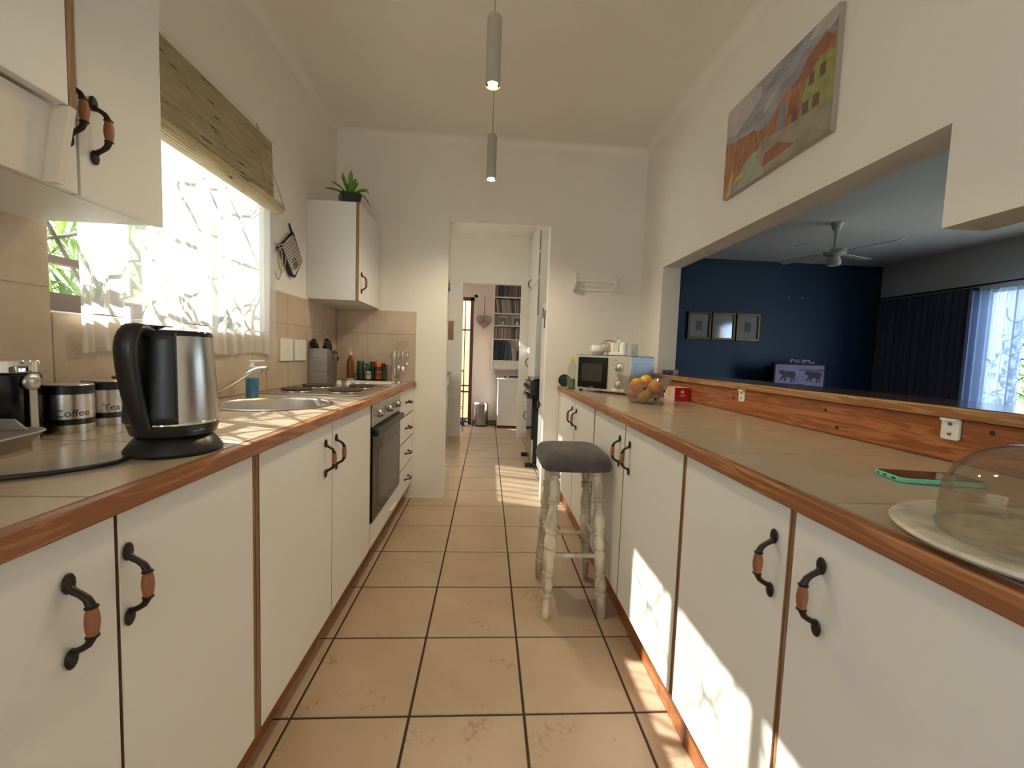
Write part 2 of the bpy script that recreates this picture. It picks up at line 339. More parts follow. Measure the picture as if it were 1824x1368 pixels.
# ---------------------------------------------------------------- geometry helpers
class MB:
    """collects faces; build() links them as one mesh object"""
    def __init__(s): s.v = []; s.f = []; s.mi = []; s.cur = 0
    def add(s, vs, fs, M=None):
        k = len(s.v)
        s.v += [tuple(M @ Vector(p)) for p in vs] if M is not None else [tuple(p) for p in vs]
        s.f += [tuple(k+i for i in f) for f in fs]; s.mi += [s.cur]*len(fs)
        return s
    def box(s, x0, x1, y0, y1, z0, z1, M=None):
        v = [(x, y, z) for z in (z0, z1) for y in (y0, y1) for x in (x0, x1)]
        return s.add(v, [(0, 2, 3, 1), (4, 5, 7, 6), (0, 1, 5, 4), (2, 6, 7, 3), (0, 4, 6, 2), (1, 3, 7, 5)], M)
    def lathe(s, prof, n=24, M=None, cap0=True, cap1=True, sx=1.0, sy=1.0):
        """profile [(r,z)...] about z"""
        vs = []; fs = []
        for (r, z) in prof:
            for i in range(n):
                a = 2*PI*i/n; vs.append((r*sx*math.cos(a), r*sy*math.sin(a), z))
        for j in range(len(prof)-1):
            for i in range(n):
                i2 = (i+1) % n
                fs.append((j*n+i, j*n+i2, (j+1)*n+i2, (j+1)*n+i))
        if cap0: fs.append(tuple(reversed(range(n))))
        if cap1: fs.append(tuple((len(prof)-1)*n+i for i in range(n)))
        return s.add(vs, fs, M)
    def rod(s, p0, p1, prof, n=12, sx=1.0, sy=1.0):
        """lathe whose axis runs p0 -> p1, profile [(t,r)] with t 0..1"""
        p0 = Vector(p0); p1 = Vector(p1); d = p1-p0; L = d.length
        M = Matrix.Translation(p0) @ d.to_track_quat('Z', 'Y').to_matrix().to_4x4()
        return s.lathe([(r, t*L) for t, r in prof], n, M, sx=sx, sy=sy)
    def cyl(s, p0, p1, r, n=12): return s.rod(p0, p1, [(0, r), (1, r)], n)
    def tube(s, path, rad, n=8, flat=1.0, closed=False):
        path = [Vector(p) for p in path]; m = len(path)
        if not isinstance(rad, (list, tuple)): rad = [rad]*m
        vs = []; fs = []; up = None
        for k, p in enumerate(path):
            a = path[(k-1) % m] if (closed or k > 0) else p
            b = path[(k+1) % m] if (closed or k < m-1) else p
            t = (b-a).normalized()
            if up is None:
                up = Vector((0, 0, 1)) if abs(t.z) < 0.9 else Vector((0, 1, 0))
            sd = t.cross(up)
            if sd.length < 1e-5: sd = t.orthogonal()
            sd.normalize(); up = sd.cross(t).normalized()
            for i in range(n):
                an = 2*PI*i/n
                vs.append(p + sd*math.cos(an)*rad[k] + up*math.sin(an)*rad[k]*flat)
        for k in range(m if closed else m-1):
            k2 = (k+1) % m
            for i in range(n):
                i2 = (i+1) % n
                fs.append((k*n+i, k*n+i2, k2*n+i2, k2*n+i))
        if not closed:
            fs.append(tuple(reversed(range(n)))); fs.append(tuple((m-1)*n+i for i in range(n)))
        return s.add(vs, fs)
    def sphere(s, c, r, n=16, m=10, sz=1.0, M=None):
        prof = [(max(1e-4, r*math.sin(PI*j/m)), -r*sz*math.cos(PI*j/m)) for j in range(m+1)]
        T = Matrix.Translation(Vector(c))
        return s.lathe(prof, n, M @ T if M is not None else T, cap0=False, cap1=False)
    def prism(s, pts, t, M=None):
        """outline [(x,y)...] counter-clockwise, extruded 0..t along z"""
        n = len(pts)
        v = [(x, y, 0) for x, y in pts] + [(x, y, t) for x, y in pts]
        f = [tuple(reversed(range(n))), tuple(range(n, 2*n))] + [(i, (i+1) % n, n+(i+1) % n, n+i) for i in range(n)]
        return s.add(v, f, M)
    def grid(s, fn, nu, nv):
        vs = [fn(i/nu, j/nv) for j in range(nv+1) for i in range(nu+1)]
        fs = [(j*(nu+1)+i, j*(nu+1)+i+1, (j+1)*(nu+1)+i+1, (j+1)*(nu+1)+i) for j in range(nv) for i in range(nu)]
        return s.add(vs, fs)
    def build(s, name, mat, parent=None, smooth=None, bevel=0, seg=2, local=False, solid=0, sub=0):
        me = bpy.data.meshes.new(name)
        off = Vector((0, 0, 0)); loc = None
        if parent is not None:
            if not local:
                q = parent
                while q is not None: off += Vector(q.location); q = q.parent
        else:
            xs = [p[0] for p in s.v]; ys = [p[1] for p in s.v]; zs = [p[2] for p in s.v]
            off = Vector(((min(xs)+max(xs))/2, (min(ys)+max(ys))/2, min(zs))); loc = off
        me.from_pydata([(p[0]-off.x, p[1]-off.y, p[2]-off.z) for p in s.v], [], s.f)
        ms = mat if isinstance(mat, (list, tuple)) else [mat]
        for m in ms: me.materials.append(MATS[m])
        if len(ms) > 1: me.polygons.foreach_set('material_index', s.mi)
        bm = bmesh.new(); bm.from_mesh(me); bmesh.ops.recalc_face_normals(bm, faces=bm.faces); bm.to_mesh(me); bm.free()
        if smooth:
            me.polygons.foreach_set('use_smooth', [True]*len(me.polygons))
            try: me.set_sharp_from_angle(angle=math.radians(smooth if smooth is not True else 40))
            except Exception: pass
        me.update()
        o = bpy.data.objects.new(name, me); COL.objects.link(o)
        if parent is not None: o.parent = parent
        else: o.location = loc
        if bevel:
            b = o.modifiers.new('bevel', 'BEVEL'); b.width = bevel; b.segments = seg; b.limit_method = 'ANGLE'
            b.harden_normals = False
        if solid:
            b = o.modifiers.new('solid', 'SOLIDIFY'); b.thickness = solid; b.offset = 0
        if sub:
            b = o.modifiers.new('sub', 'SUBSURF'); b.levels = sub; b.render_levels = sub
        return o
def tag(o, label, cat, group=None, kind=None):
    if label: o['label'] = label
    if cat: o['category'] = cat
    if group: o['group'] = group
    if kind: o['kind'] = kind
    return o
def thing(name, label, cat, loc, rz=0.0, group=None):
    o = bpy.data.objects.new(name, None); COL.objects.link(o)
    o.empty_display_size = 0.05
    o.location = loc; o.rotation_euler = (0, 0, rz)
    return tag(o, label, cat, group)
def struct(o): o['kind'] = 'structure'; return o
def inst(src, parent, loc, rot=(0, 0, 0), scale=None, name=None):
    o = src.copy(); COL.objects.link(o); o.parent = parent; o.location = loc; o.rotation_euler = rot
    if scale: o.scale = scale
    return o
def txt(body, size, depth=0.0004, font_space=1.0):
    """flat lettering as (verts, faces), centred on the origin in xy"""
    c = bpy.data.curves.new('lettering', 'FONT'); c.body = body; c.size = size; c.align_x = 'CENTER'; c.align_y = 'CENTER'; c.extrude = depth
    o = bpy.data.objects.new('lettering', c); COL.objects.link(o)
    dg = bpy.context.evaluated_depsgraph_get(); me = o.evaluated_get(dg).to_mesh()
    v = [tuple(p.co) for p in me.vertices]; f = [tuple(p.vertices) for p in me.polygons]
    o.evaluated_get(dg).to_mesh_clear()
    bpy.data.objects.remove(o); bpy.data.curves.remove(c)
    return v, f
def RX(a): return Matrix.Rotation(a, 4, 'X')
def RY(a): return Matrix.Rotation(a, 4, 'Y')
def RZ(a): return Matrix.Rotation(a, 4, 'Z')
def T(*p): return Matrix.Translation(Vector(p))
def arc(c, r, a0, a1, n, plane='xz'):
    out = []
    for i in range(n+1):
        a = a0+(a1-a0)*i/n; x, y = r*math.cos(a), r*math.sin(a)
        out.append((c[0]+x, c[1], c[2]+y) if plane == 'xz' else (c[0]+x, c[1]+y, c[2]) if plane == 'xy' else (c[0], c[1]+x, c[2]+y))
    return out
def rrect(w, h, r, n=4):
    pts = []
    for cx, cy, a0 in ((w/2-r, h/2-r, 0), (-w/2+r, h/2-r, PI/2), (-w/2+r, -h/2+r, PI), (w/2-r, -h/2+r, 3*PI/2)):
        for i in range(n+1): a = a0+PI/2*i/n; pts.append((cx+r*math.cos(a), cy+r*math.sin(a)))
    return pts

# ================================================================= THE SETTING
# floor: dark grout bed, tiles proud of it
fl = struct(MB().box(-1.3, 1.5, YB, Y3+0.3, -0.06, -0.004).build('floor', 'grout_dark'))
_tm = MB()
h = TILE/2-0.0042
_tm.add([(-h, -h, -0.004), (h, -h, -0.004), (h, h, -0.004), (-h, h, -0.004)] +
        [(-h, -h, -0.0015), (h, -h, -0.0015), (h, h, -0.0015), (-h, h, -0.0015)] +
        [(-h+.002, -h+.002, 0), (h-.002, -h+.002, 0), (h-.002, h-.002, 0), (-h+.002, h-.002, 0)],
        [(0, 1, 5, 4), (1, 2, 6, 5), (2, 3, 7, 6), (3, 0, 4, 7), (4, 5, 9, 8), (5, 6, 10, 9), (6, 7, 11, 10), (7, 4, 8, 11), (8, 9, 10, 11)])
tile0 = _tm.build('floor_tile', 'floor_tile', fl, local=True)
def place_tile(src, parent, x, y, z, first):
    o = src if first else inst(src, parent, (0, 0, 0))
    o.location = Vector((x, y, z)) - Vector(parent.location)
    return o
first = True
for j in range(-11, 15):
    for i in range(-2, 4):
        x = (i+0.5)*TILE; y = (j+0.5)*TILE
        if j < 5 and not (-0.6 < x < 1.0): continue
        if j == 5 and not (-0.62 < x < 1.1): continue
        o = place_tile(tile0, fl, x, y, 0, first); first = False

# walls of the kitchen
WY0, WY1, WZ0, WZ1 = -0.075, 0.955, 1.193, 2.06
WT = 0.22
mb = MB()
VY0, VY1, VZ0, VZ1 = -2.9, -1.7, 1.19, 2.10
mb.box(XL-WT, XL, VY1, WY0, -0.06, ZC); mb.box(XL-WT, XL, YB, VY0, -0.06, ZC); mb.box(XL-WT, XL, VY0, VY1, -0.06, VZ0); mb.box(XL-WT, XL, VY0, VY1, VZ1, ZC)
mb.box(XL-WT, XL, WY1, YW+0.1, -0.06, ZC)
mb.box(XL-WT, XL, WY0, WY1, -0.06, WZ0); mb.box(XL-WT, XL, WY0, WY1, WZ1, ZC)
wall_left = struct(mb.build('wall_left', 'paint'))
# right wall with the serving hatch: tall part, lower lintel part nearer the camera
YO0, YO1, ZO, ZO2, YSTEP = -1.05, 1.545, 1.75, 1.487, -0.19
XRB = XR+0.124
mb = MB()
mb.box(XR, XRB, YO1, YW+0.1, -0.06, ZC)
mb.box(XR, XRB, YSTEP, YO1, ZO, ZC)
mb.box(XR, XRB, YO0, YSTEP, ZO2, ZC)
mb.box(XR, XRB, YB, YO0, -0.06, ZC)
mb.box(XR, XRB, YO0, YO1, -0.06, 1.005)
wall_right = struct(mb.build('wall_right', 'paint'))
# end wall with the doorway
DX0, DX1, DZ = -0.1064, 0.6535, 2.10
mb = MB()
mb.box(XL, DX0, YW, YW+0.10, -0.06, ZC); mb.box(DX1, XR, YW, YW+0.10, -0.06, ZC); mb.box(DX0, DX1, YW, YW+0.10, DZ, ZC)
wall_back = struct(mb.build('wall_back', 'paint'))
ceiling = struct(MB().box(XL-WT, XRB, YB, YW+0.1, ZC, ZC+0.1).build('ceiling', 'paint_ceiling'))
# coved joints of the ceiling
mb = MB()
def cove(p0, p1, a, b, r=0.045):
    p0, p1, a, b = map(Vector, (p0, p1, a, b)); vs = []; n = 5
    for p in (p0, p1):
        for i in range(n+1):
            t = PI/2*i/n; vs.append(p + a*r*(1-math.sin(t)) + b*r*(1-math.cos(t)))
    mb.add(vs, [(i, i+1, n+2+i, n+1+i) for i in range(n)])
cove((XL, YB, ZC), (XL, YW, ZC), (1, 0, 0), (0, 0, -1))
cove((XR, YB, ZC), (XR, YW, ZC), (-1, 0, 0), (0, 0, -1))
cove((XL, YW, ZC), (XR, YW, ZC), (0, -1, 0), (0, 0, -1))
struct(mb.build('trim_1', 'paint_ceiling', smooth=True))
# wall behind the camera; its unseen window is added for fill light
mb = MB()
mb.box(XL, -0.30, YB-0.12, YB, -0.06, ZC); mb.box(0.80, XR, YB-0.12, YB, -0.06, ZC); mb.box(-0.30, 0.80, YB-0.12, YB, 2.1, ZC); mb.box(-0.30, 0.80, YB-0.12, YB, -0.06, 1.0)
wall_rear = struct(mb.build('wall_rear', 'paint'))
mb = MB()
for a in (-0.30, 0.23, 0.76): mb.box(a, a+0.04, YB-0.09, YB-0.04, 1.0, 2.1)
for a in (1.0, 2.06): mb.box(-0.30, 0.80, YB-0.09, YB-0.04, a, a+0.04)
door_r = struct(mb.build('window_4', 'white_plastic'))
MB().box(-0.26, 0.23, YB-0.068, YB-0.062, 1.04, 2.06).build('pane', 'pane', door_r)
MB().box(0.27, 0.76, YB-0.068, YB-0.062, 1.04, 2.06).build('pane', 'pane', door_r)

# scullery beyond the doorway
mb = MB()
SWY0, SWY1, SWZ0, SWZ1 = 2.35, 3.50, 1.05, 2.05
mb.box(-1.05, -0.95, YW+0.1, SWY0, -0.06, ZC); mb.box(-1.05, -0.95, SWY1, Y2, -0.06, ZC); mb.box(-1.05, -0.95, SWY0, SWY1, -0.06, SWZ0); mb.box(-1.05, -0.95, SWY0, SWY1, SWZ1, ZC)
struct(mb.build('wall_scullery_left', 'paint'))
mb = MB()
for a in (SWY0, 3.08, SWY1-0.03): mb.box(-1.03, -0.99, a, a+0.03, SWZ0, SWZ1)
for a in (SWZ0, SWZ1-0.03): mb.box(-1.03, -0.99, SWY0, SWY1, a, a+0.03)
win3 = struct(mb.build('window_3', 'frame_brown'))
for a, b in ((SWY0+0.03, 3.08), (3.11, SWY1-0.03)): MB().box(-1.012, -1.008, a, b, SWZ0+0.03, SWZ1-0.03).build('pane', 'pane', win3)
MB().grid(lambda u, v: (-0.93+0.012*math.sin(u*60), SWY0-0.05+(SWY1-SWY0+0.1)*u, SWZ0-0.08+(SWZ1-SWZ0+0.14)*v), 120, 4).build('net_curtain', 'net', win3, smooth=80)  # unseen net, added to scatter and dim the scullery sun
mb = MB(); mb.box(1.37, 1.47, YW+0.1, Y2, -0.06, ZC); struct(mb.build('wall_scullery_right', 'paint'))
mb = MB()
EX0, EX1, EZ = -0.147, 0.634, 2.073
mb.box(-1.05, EX0, Y2, Y2+0.10, -0.06, ZC); mb.box(EX1, 1.47, Y2, Y2+0.10, -0.06, ZC); mb.box(EX0, EX1, Y2, Y2+0.10, EZ, ZC)
struct(mb.build('wall_scullery_back', 'paint'))
struct(MB().box(-1.05, 1.47, YW+0.1, Y3+0.1, ZC, ZC+0.1).build('ceiling_scullery', 'paint_ceiling'))
# back porch
mb = MB(); mb.box(-1.2, -1.1, Y2+0.1, Y3, -0.06, ZC); struct(mb.build('wall_porch_left', 'paint_far'))
mb = MB(); mb.box(1.37, 1.47, Y2+0.1, Y3, -0.06, ZC); struct(mb.build('wall_porch_right', 'paint_far'))
GX0, GX1, GZ = -0.82, -0.032, 2.02
mb = MB(); mb.box(-1.2, GX0, Y3, Y3+0.1, -0.06, ZC); mb.box(GX1, 1.47, Y3, Y3+0.1, -0.06, ZC); mb.box(GX0, GX1, Y3, Y3+0.1, GZ, ZC)
struct(mb.build('wall_porch_back', 'paint_far'))
struct(MB().box(GX1+0.02, 1.37, Y3-0.015, Y3, 0.0, 0.07).build('baseboard_porch', 'pine_shelf'))

# dining room through the hatch
DYB, DXR = 5.0, 6.34
struct(MB().box(XRB, DXR+0.1, DYB, DYB+0.1, 0, ZC).build('wall_dining_far', 'paint_navy'))
mb = MB(); mb.box(DXR, DXR+0.12, YB, 0.45, 0, ZC); mb.box(DXR, DXR+0.12, 3.62, DYB, 0, ZC); mb.box(DXR, DXR+0.12, 0.45, 3.62, 0, 0.4); mb.box(DXR, DXR+0.12, 0.45, 3.62, 2.15, ZC)
struct(mb.build('wall_dining_right', 'paint_ceiling'))
struct(MB().box(XRB, DXR+0.12, YB-0.1, YB, 0, ZC).build('wall_dining_near', 'paint_navy'))
struct(MB().box(XRB-0.002, XRB+0.1, YW+0.1, DYB, 0, ZC).build('wall_dining_left', 'paint_navy'))
struct(MB().box(XRB, DXR+0.12, YB, DYB, ZC, ZC+0.1).build('ceiling_dining', 'paint_ceiling'))
P('dining_floor', (0.10, 0.06, 0.04), 0.4)
struct(MB().box(XRB, DXR+0.12, YB, DYB, -0.1, 0).build('floor_dining', 'dining_floor'))

# outside ground
struct(MB().box(-14, XL-WT, -10, 14, -0.5, -0.35).build('ground_garden', 'garden_ground'))
struct(MB().box(DXR+0.12, 20, -10, 14, -0.5, -0.35).build('ground_garden', 'garden_ground'))
struct(MB().box(XL-WT, DXR+0.12, Y3+0.3, 14, -0.5, -0.2).build('ground_yard', 'garden_ground'))
struct(MB().box(XL-WT, DXR+0.12, -10, YB-0.12, -0.5, -0.1).build('ground_patio', 'garden_ground'))

# wall tiles: left wall up to the window, end wall beside the drawers
SPT = 0.008
def wall_tiles(parent, name, axis, seams_u, rows, fixed, mat='splash_tile', skip=None):
    g = 0.0022
    for a, b in zip(seams_u[:-1], seams_u[1:]):
        for z0, z1 in zip(rows[:-1], rows[1:]):
            rects = [(a, b, z0, z1)]
            if skip:
                rects = []
                ya, yb, za, zb = skip
                if b <= ya or a >= yb or z1 <= za or z0 >= zb: rects = [(a, b, z0, z1)]
                else:
                    if a < ya: rects.append((a, ya, z0, z1))
                    if b > yb: rects.append((yb, b, z0, z1))
                    if z0 < za: rects.append((max(a, ya), min(b, yb), z0, za))
            for (p, q, r, s) in rects:
                if q-p < 0.012 or s-r < 0.012: continue
                m_ = MB()
                if axis == 'x': m_.box(fixed, fixed+SPT, p+g, q-g, r+g, s-g)
                else: m_.box(p+g, q-g, fixed-SPT, fixed, r+g, s-g)
                m_.build(name, mat, parent, bevel=0.0015, seg=1)
gm = MB(); gm.box(XL, XL+0.005, -1.6, WY0, ZT-0.02, 1.6); gm.box(XL, XL+0.005, WY0, WY1, ZT-0.02, WZ0); gm.box(XL, XL+0.005, WY1, YW, ZT-0.02, 1.424)
struct(gm.build('trim_2', 'grout_light'))
sy = [1.94, 1.72, 1.185]
while sy[-1] > -1.4: sy.append(sy[-1]-TILE)
sy = sorted(set([1.94, 1.54, 1.185]+[1.185-TILE*k for k in range(1, 8)]))
wall_tiles(wall_left, 'wall_tile', 'x', sy, [ZT, 1.252, 1.424], XL, skip=(WY0, WY1, WZ0, WZ1))
wall_tiles(wall_left, 'wall_tile', 'x', [s for s in sy if s < 0]+[WY0], [1.424, 1.608], XL)
struct(MB().box(XL+SPT, -0.335, YW-0.005, YW, ZT-0.02, 1.424).build('trim_3', 'grout_light'))
wall_tiles(wall_back, 'wall_tile', 'y', [XL+SPT, -0.692, -0.336], [ZT, 1.25, 1.424], YW)

# kitchen window: steel frame, panes, burglar bars
win = struct(MB().box(-1.03, -0.995, WY0, WY1, WZ0+0.005, WZ0+0.035).build('window_1', 'frame_brown'))
mb = MB()
fx0, fx1 = -1.03, -1.0
mb.box(fx0, fx1, WY0, WY1, WZ0+0.035, WZ0+0.06); mb.box(fx0, fx1, WY0, WY1, WZ1-0.03, WZ1)
for y in (WY0, WY0+0.045, 0.20, 0.57, WY1-0.03): mb.box(fx0, fx1, y, y+0.024 if y not in (WY0,) else y+0.012, WZ0+0.035, WZ1)
mb.box(fx0, fx1, WY0, 0.20, 1.335, 1.355)
mb.build('window_frame', 'frame_brown', win)
for a, b in ((WY0+0.012, 0.20), (0.224, 0.57), (0.594, WY1-0.03)):
    MB().box(-1.018, -1.013, a, b, WZ0+0.06, WZ1-0.03).build('pane', 'pane', win)
MB().box(XL-0.065, XL+0.0, WY0, WY1, WZ0-0.012, WZ0+0.004).build('window_sill', 'ceramic', win)
def scurve(p0, p1, amp, n=14):
    p0, p1 = Vector(p0), Vector(p1); d = p1-p0; sd = Vector((0, -d.z, d.y)).normalized(); out = []
    for i in range(n+1):
        t = i/n; out.append(p0 + d*t + sd*amp*math.sin(2*PI*t))
    return out
bars = tag(thing('burglar_bars', 'ornate dark iron burglar bars of crossing curves behind the kitchen window', 'burglar bars', (-1.06, 0.44, WZ0)), None, None)
bx = -1.06
cells = [(-0.03, 0.21), (0.21, 0.58), (0.58, 0.94)]
for (a, b) in cells:
    for z0 in (1.22, 1.62):
        z1 = z0+0.40
        MB().tube([(bx, a, z1), (bx, b, z0)], 0.0055, 6).build('bar', 'iron', bars)
        MB().tube(scurve((bx, a, z0), (bx, b, z1), 0.06), 0.0055, 6).build('bar', 'iron', bars, smooth=True)
for y in (-0.03, 0.21, 0.58, 0.94): MB().tube([(bx, y, WZ0), (bx, y, WZ1)], 0.0065, 6).build('bar', 'iron', bars)
for z in (1.21, 1.62, 2.03): MB().tube([(bx, -0.075, z), (bx, 0.955, z)], 0.0065, 6).build('bar', 'iron', bars)

# unseen side window behind the camera, added to brighten the kitchen
mb = MB()
for y in (VY0, -2.32, VY1-0.03): mb.box(-1.03, -1.0, y, y+0.03, VZ0, VZ1)
for z in (VZ0, VZ1-0.03): mb.box(-1.03, -1.0, VY0, VY1, z, z+0.03)
win_added_side = struct(mb.build('window_5', 'frame_brown'))
for a, b in ((VY0+0.03, -2.32), (-2.29, VY1-0.03)): MB().box(-1.018, -1.013, a, b, VZ0+0.03, VZ1-0.03).build('pane', 'pane', win_added_side)
# dining window
win2 = struct(MB().box(DXR+0.03, DXR+0.07, 0.45, 3.62, 0.40, 0.45).build('window_2', 'frame_brown'))
mb = MB()
for y in (0.45, 1.23, 2.01, 2.8, 3.58): mb.box(DXR+0.03, DXR+0.07, y, y+0.04, 0.40, 2.15)
mb.box(DXR+0.03, DXR+0.07, 0.45, 3.62, 2.10, 2.15); mb.build('window_frame', 'frame_brown', win2)
for a, b in ((0.49, 1.23), (1.27, 2.01), (2.05, 2.8), (2.84, 3.58)): MB().box(DXR+0.047, DXR+0.052, a, b, 0.45, 2.10).build('pane', 'pane', win2)
b2 = thing('burglar_bars', 'dark curling burglar bars on the dining room window beyond the hatch', 'burglar bars', (DXR+0.1, 3.0, 0.66))
for a in (2.55, 2.85, 3.15):
    for z0 in (0.7, 1.1, 1.5):
        MB().tube(scurve((DXR+0.1, a, z0), (DXR+0.1, a+0.3, z0+0.4), 0.06), 0.007, 6).build('bar', 'iron', b2, smooth=True)
        MB().tube(scurve((DXR+0.1, a+0.3, z0), (DXR+0.1, a, z0+0.4), 0.06), 0.007, 6).build('bar', 'iron', b2, smooth=True)

# back door: dark wood frame, lit panes, security gate
dr = struct(MB().box(GX1-0.055, GX1-0.003, Y3-0.03, Y3+0.06, 0, GZ).build('door_1', 'door_wood'))
MB().box(GX0, GX1, Y3-0.03, Y3+0.06, GZ-0.055, GZ-0.003).build('door_head', 'door_wood', dr)
MB().box(GX0, GX0+0.05, Y3-0.03, Y3+0.06, 0, GZ-0.055).build('door_jamb', 'door_wood', dr)
mb = MB(); mb.box(GX1+0.0, GX1+0.05, Y3-0.012, Y3, 0, GZ+0.04); mb.box(GX0, GX1+0.05, Y3-0.012, Y3, GZ+0.0, GZ+0.04); mb.build('architrave', 'paint', dr)
gate = thing('security_gate', 'black barred security gate standing in the back doorway', 'gate', (-0.43, Y3+0.09, 0))
for z in (1.50, 0.60, 0.50, 0.06): MB().box(GX0+0.05, GX1-0.055, Y3+0.08, Y3+0.10, z, z+0.022).build('rail', 'black_matte', gate)
for x in (-0.75, -0.56, -0.37, -0.18): MB().box(x, x+0.014, Y3+0.083, Y3+0.097, 0.02, 1.98).build('upright', 'black_matte', gate)
fence = thing('garden_fence', 'sunny pale pine board fence outside the back door', 'fence', (-0.4, 6.6, -0.2))
for i in range(9):
    x = -1.6+i*0.26
    MB().box(x, x+0.252, 6.6+(i % 2)*0.01, 6.63+(i % 2)*0.01, -0.2, 2.4).build('board', 'fence_pine', fence)

# ================================================================= CABINETS
# bar handle: bronze leaf feet and arms round a turned wooden grip (length along z, stands out along +x)
def handle_meshes():
    m_ = MB()
    for s in (-1, 1):
        m_.sphere((0, 0, 0), 0.0095, 12, 8, M=T(0.0035, 0, s*0.053) @ Matrix.Diagonal((0.42, 1, 1.55, 1)))
        pts = [(0.003, 0, s*0.047), (0.010, 0, s*0.042), (0.018, 0, s*0.038), (0.026, 0, s*0.032), (0.030, 0, s*0.024), (0.0315, 0, s*0.019)]
        m_.tube(pts, [0.0055, 0.0048, 0.0045, 0.0050, 0.0056, 0.0060], 8)
        m_.lathe([(0.0055, -0.002), (0.0078, -0.001), (0.0078, 0.001), (0.0055, 0.002)], 10, T(0.0313, 0, s*0.0205))
    m_.cyl((0.0315, 0, -0.021), (0.0315, 0, 0.021), 0.004, 6)
    g_ = MB(); g_.lathe([(0.0058, -0.020), (0.0078, -0.011), (0.0088, 0), (0.0078, 0.011), (0.0058, 0.020)], 12, T(0.0315, 0, 0))
    return m_, g_
_hm, _gm = handle_meshes()
_tmp = thing('tmp', 't', 't', (0, 0, 0))
H0 = _hm.build('handle', 'bronze', _tmp, smooth=50, local=True)
G0 = _gm.build('grip', 'grip_wood', _tmp, smooth=50, local=True)
HM, GM = H0.data, G0.data
for o in (H0, G0, _tmp): bpy.data.objects.remove(o)
def add_handle(door, base, pos, rot):
    """pos in world; door's world base = base"""
    for nm, me in (('handle', HM), ('grip', GM)):
        o = bpy.data.objects.new(nm, me); COL.objects.link(o); o.parent = door
        o.location = Vector(pos)-Vector(base); o.rotation_euler = rot
ROT_L, ROT_R = (0, 0, 0), (0, 0, PI)
def wbase(o):
    v = Vector((0, 0, 0))
    while o is not None: v += Vector(o.location); o = o.parent
    return v
DT = 0.018
def base_unit(side, y0, y1, label, doors, stiles=(), zb=0.14, handle_z=0.742):
    s = 1 if side == 'L' else -1
    xw, xd, xp = (XL, XDL, XPL) if side == 'L' else (XR, XDR, XPR)
    def bx(m_, a, b, *r): m_.box(min(a, b), max(a, b), *r)
    t = thing('base_cabinet', label, 'cabinet', ((xw+xd)/2, (y0+y1)/2, 0))
    m_ = MB(); back = xd-s*(DT+0.002)
    bx(m_, xw+s*0.02, back, y0+0.002, y0+0.018, zb, 0.862); bx(m_, xw+s*0.02, back, y1-0.018, y1-0.002, zb, 0.862)
    bx(m_, xw+s*0.02, back, y0+0.018, y1-0.018, zb, zb+0.016); bx(m_, xw+s*0.02, xw+s*0.025, y0+0.018, y1-0.018, zb, 0.862)
    m_.build('carcass', 'laminate_under', t)
    m_ = MB(); bx(m_, xp, xp-s*0.016, y0+0.001, y1-0.001, 0.0, zb-0.001); m_.build('plinth', 'pine_board', t)
    for (a, b, proud) in stiles:
        m_ = MB(); bx(m_, xd-s*proud, xd-s*(DT+0.001), a, b, zb, 0.862); m_.build('stile', 'gap_shade_wood' if proud > 0.01 else 'stile_z', t)
    for (a, b, hy) in doors:
        m_ = MB(); bx(m_, xd, xd-s*DT, a, b, zb, 0.863); m_.mi = [1, 1, 1, 1, 0, 0]
        d = m_.build('door', ['laminate', 'edge_band'], t, bevel=0.0015, seg=1)
        if hy is not None: add_handle(d, wbase(d), (xd, hy, handle_z), ROT_L if side == 'L' else ROT_R)
    return t
g = 0.0030
base_unit('L', -1.07, -0.192, 'white two-door base cabinet nearest the camera under the kettle worktop',
          [(-1.06, -0.571-g, -0.648), (-0.571+g, -0.208, -0.556)], [(-0.207, -0.193, 0.003), (-0.585, -0.557, 0.012)])
base_unit('L', -0.191, 0.80, 'white two-door base cabinet under the round sink beside the oven',
          [(-0.176, 0.303-g, 0.235), (0.303+g, 0.792, 0.335)], [(-0.190, -0.177, 0.003), (0.29, 0.316, 0.012)])
base_unit('R', -1.10, -0.119, 'white two-door base cabinet below the cake dome with sunlight at its foot',
          [(-1.09, -0.526, -0.592), (-0.514, -0.121, -0.480)], [(-0.5255, -0.5145, 0.004)], zb=0.151)
base_unit('R', -0.118, 0.862, 'white two-door base cabinet right behind the bar stool',
          [(-0.103, 0.388-g, 0.325), (0.388+g, 0.856, 0.445)], [(-0.117, -0.104, 0.004), (0.375, 0.402, 0.012)], zb=0.148)
base_unit('R', 0.863, 1.938, 'white two-door base cabinet at the far end under the microwave',
          [(0.871, 1.343-g, 1.285), (1.343+g, 1.936, 1.415)], [(0.8635, 0.870, 0.004), (1.33, 1.356, 0.012)], zb=0.148)

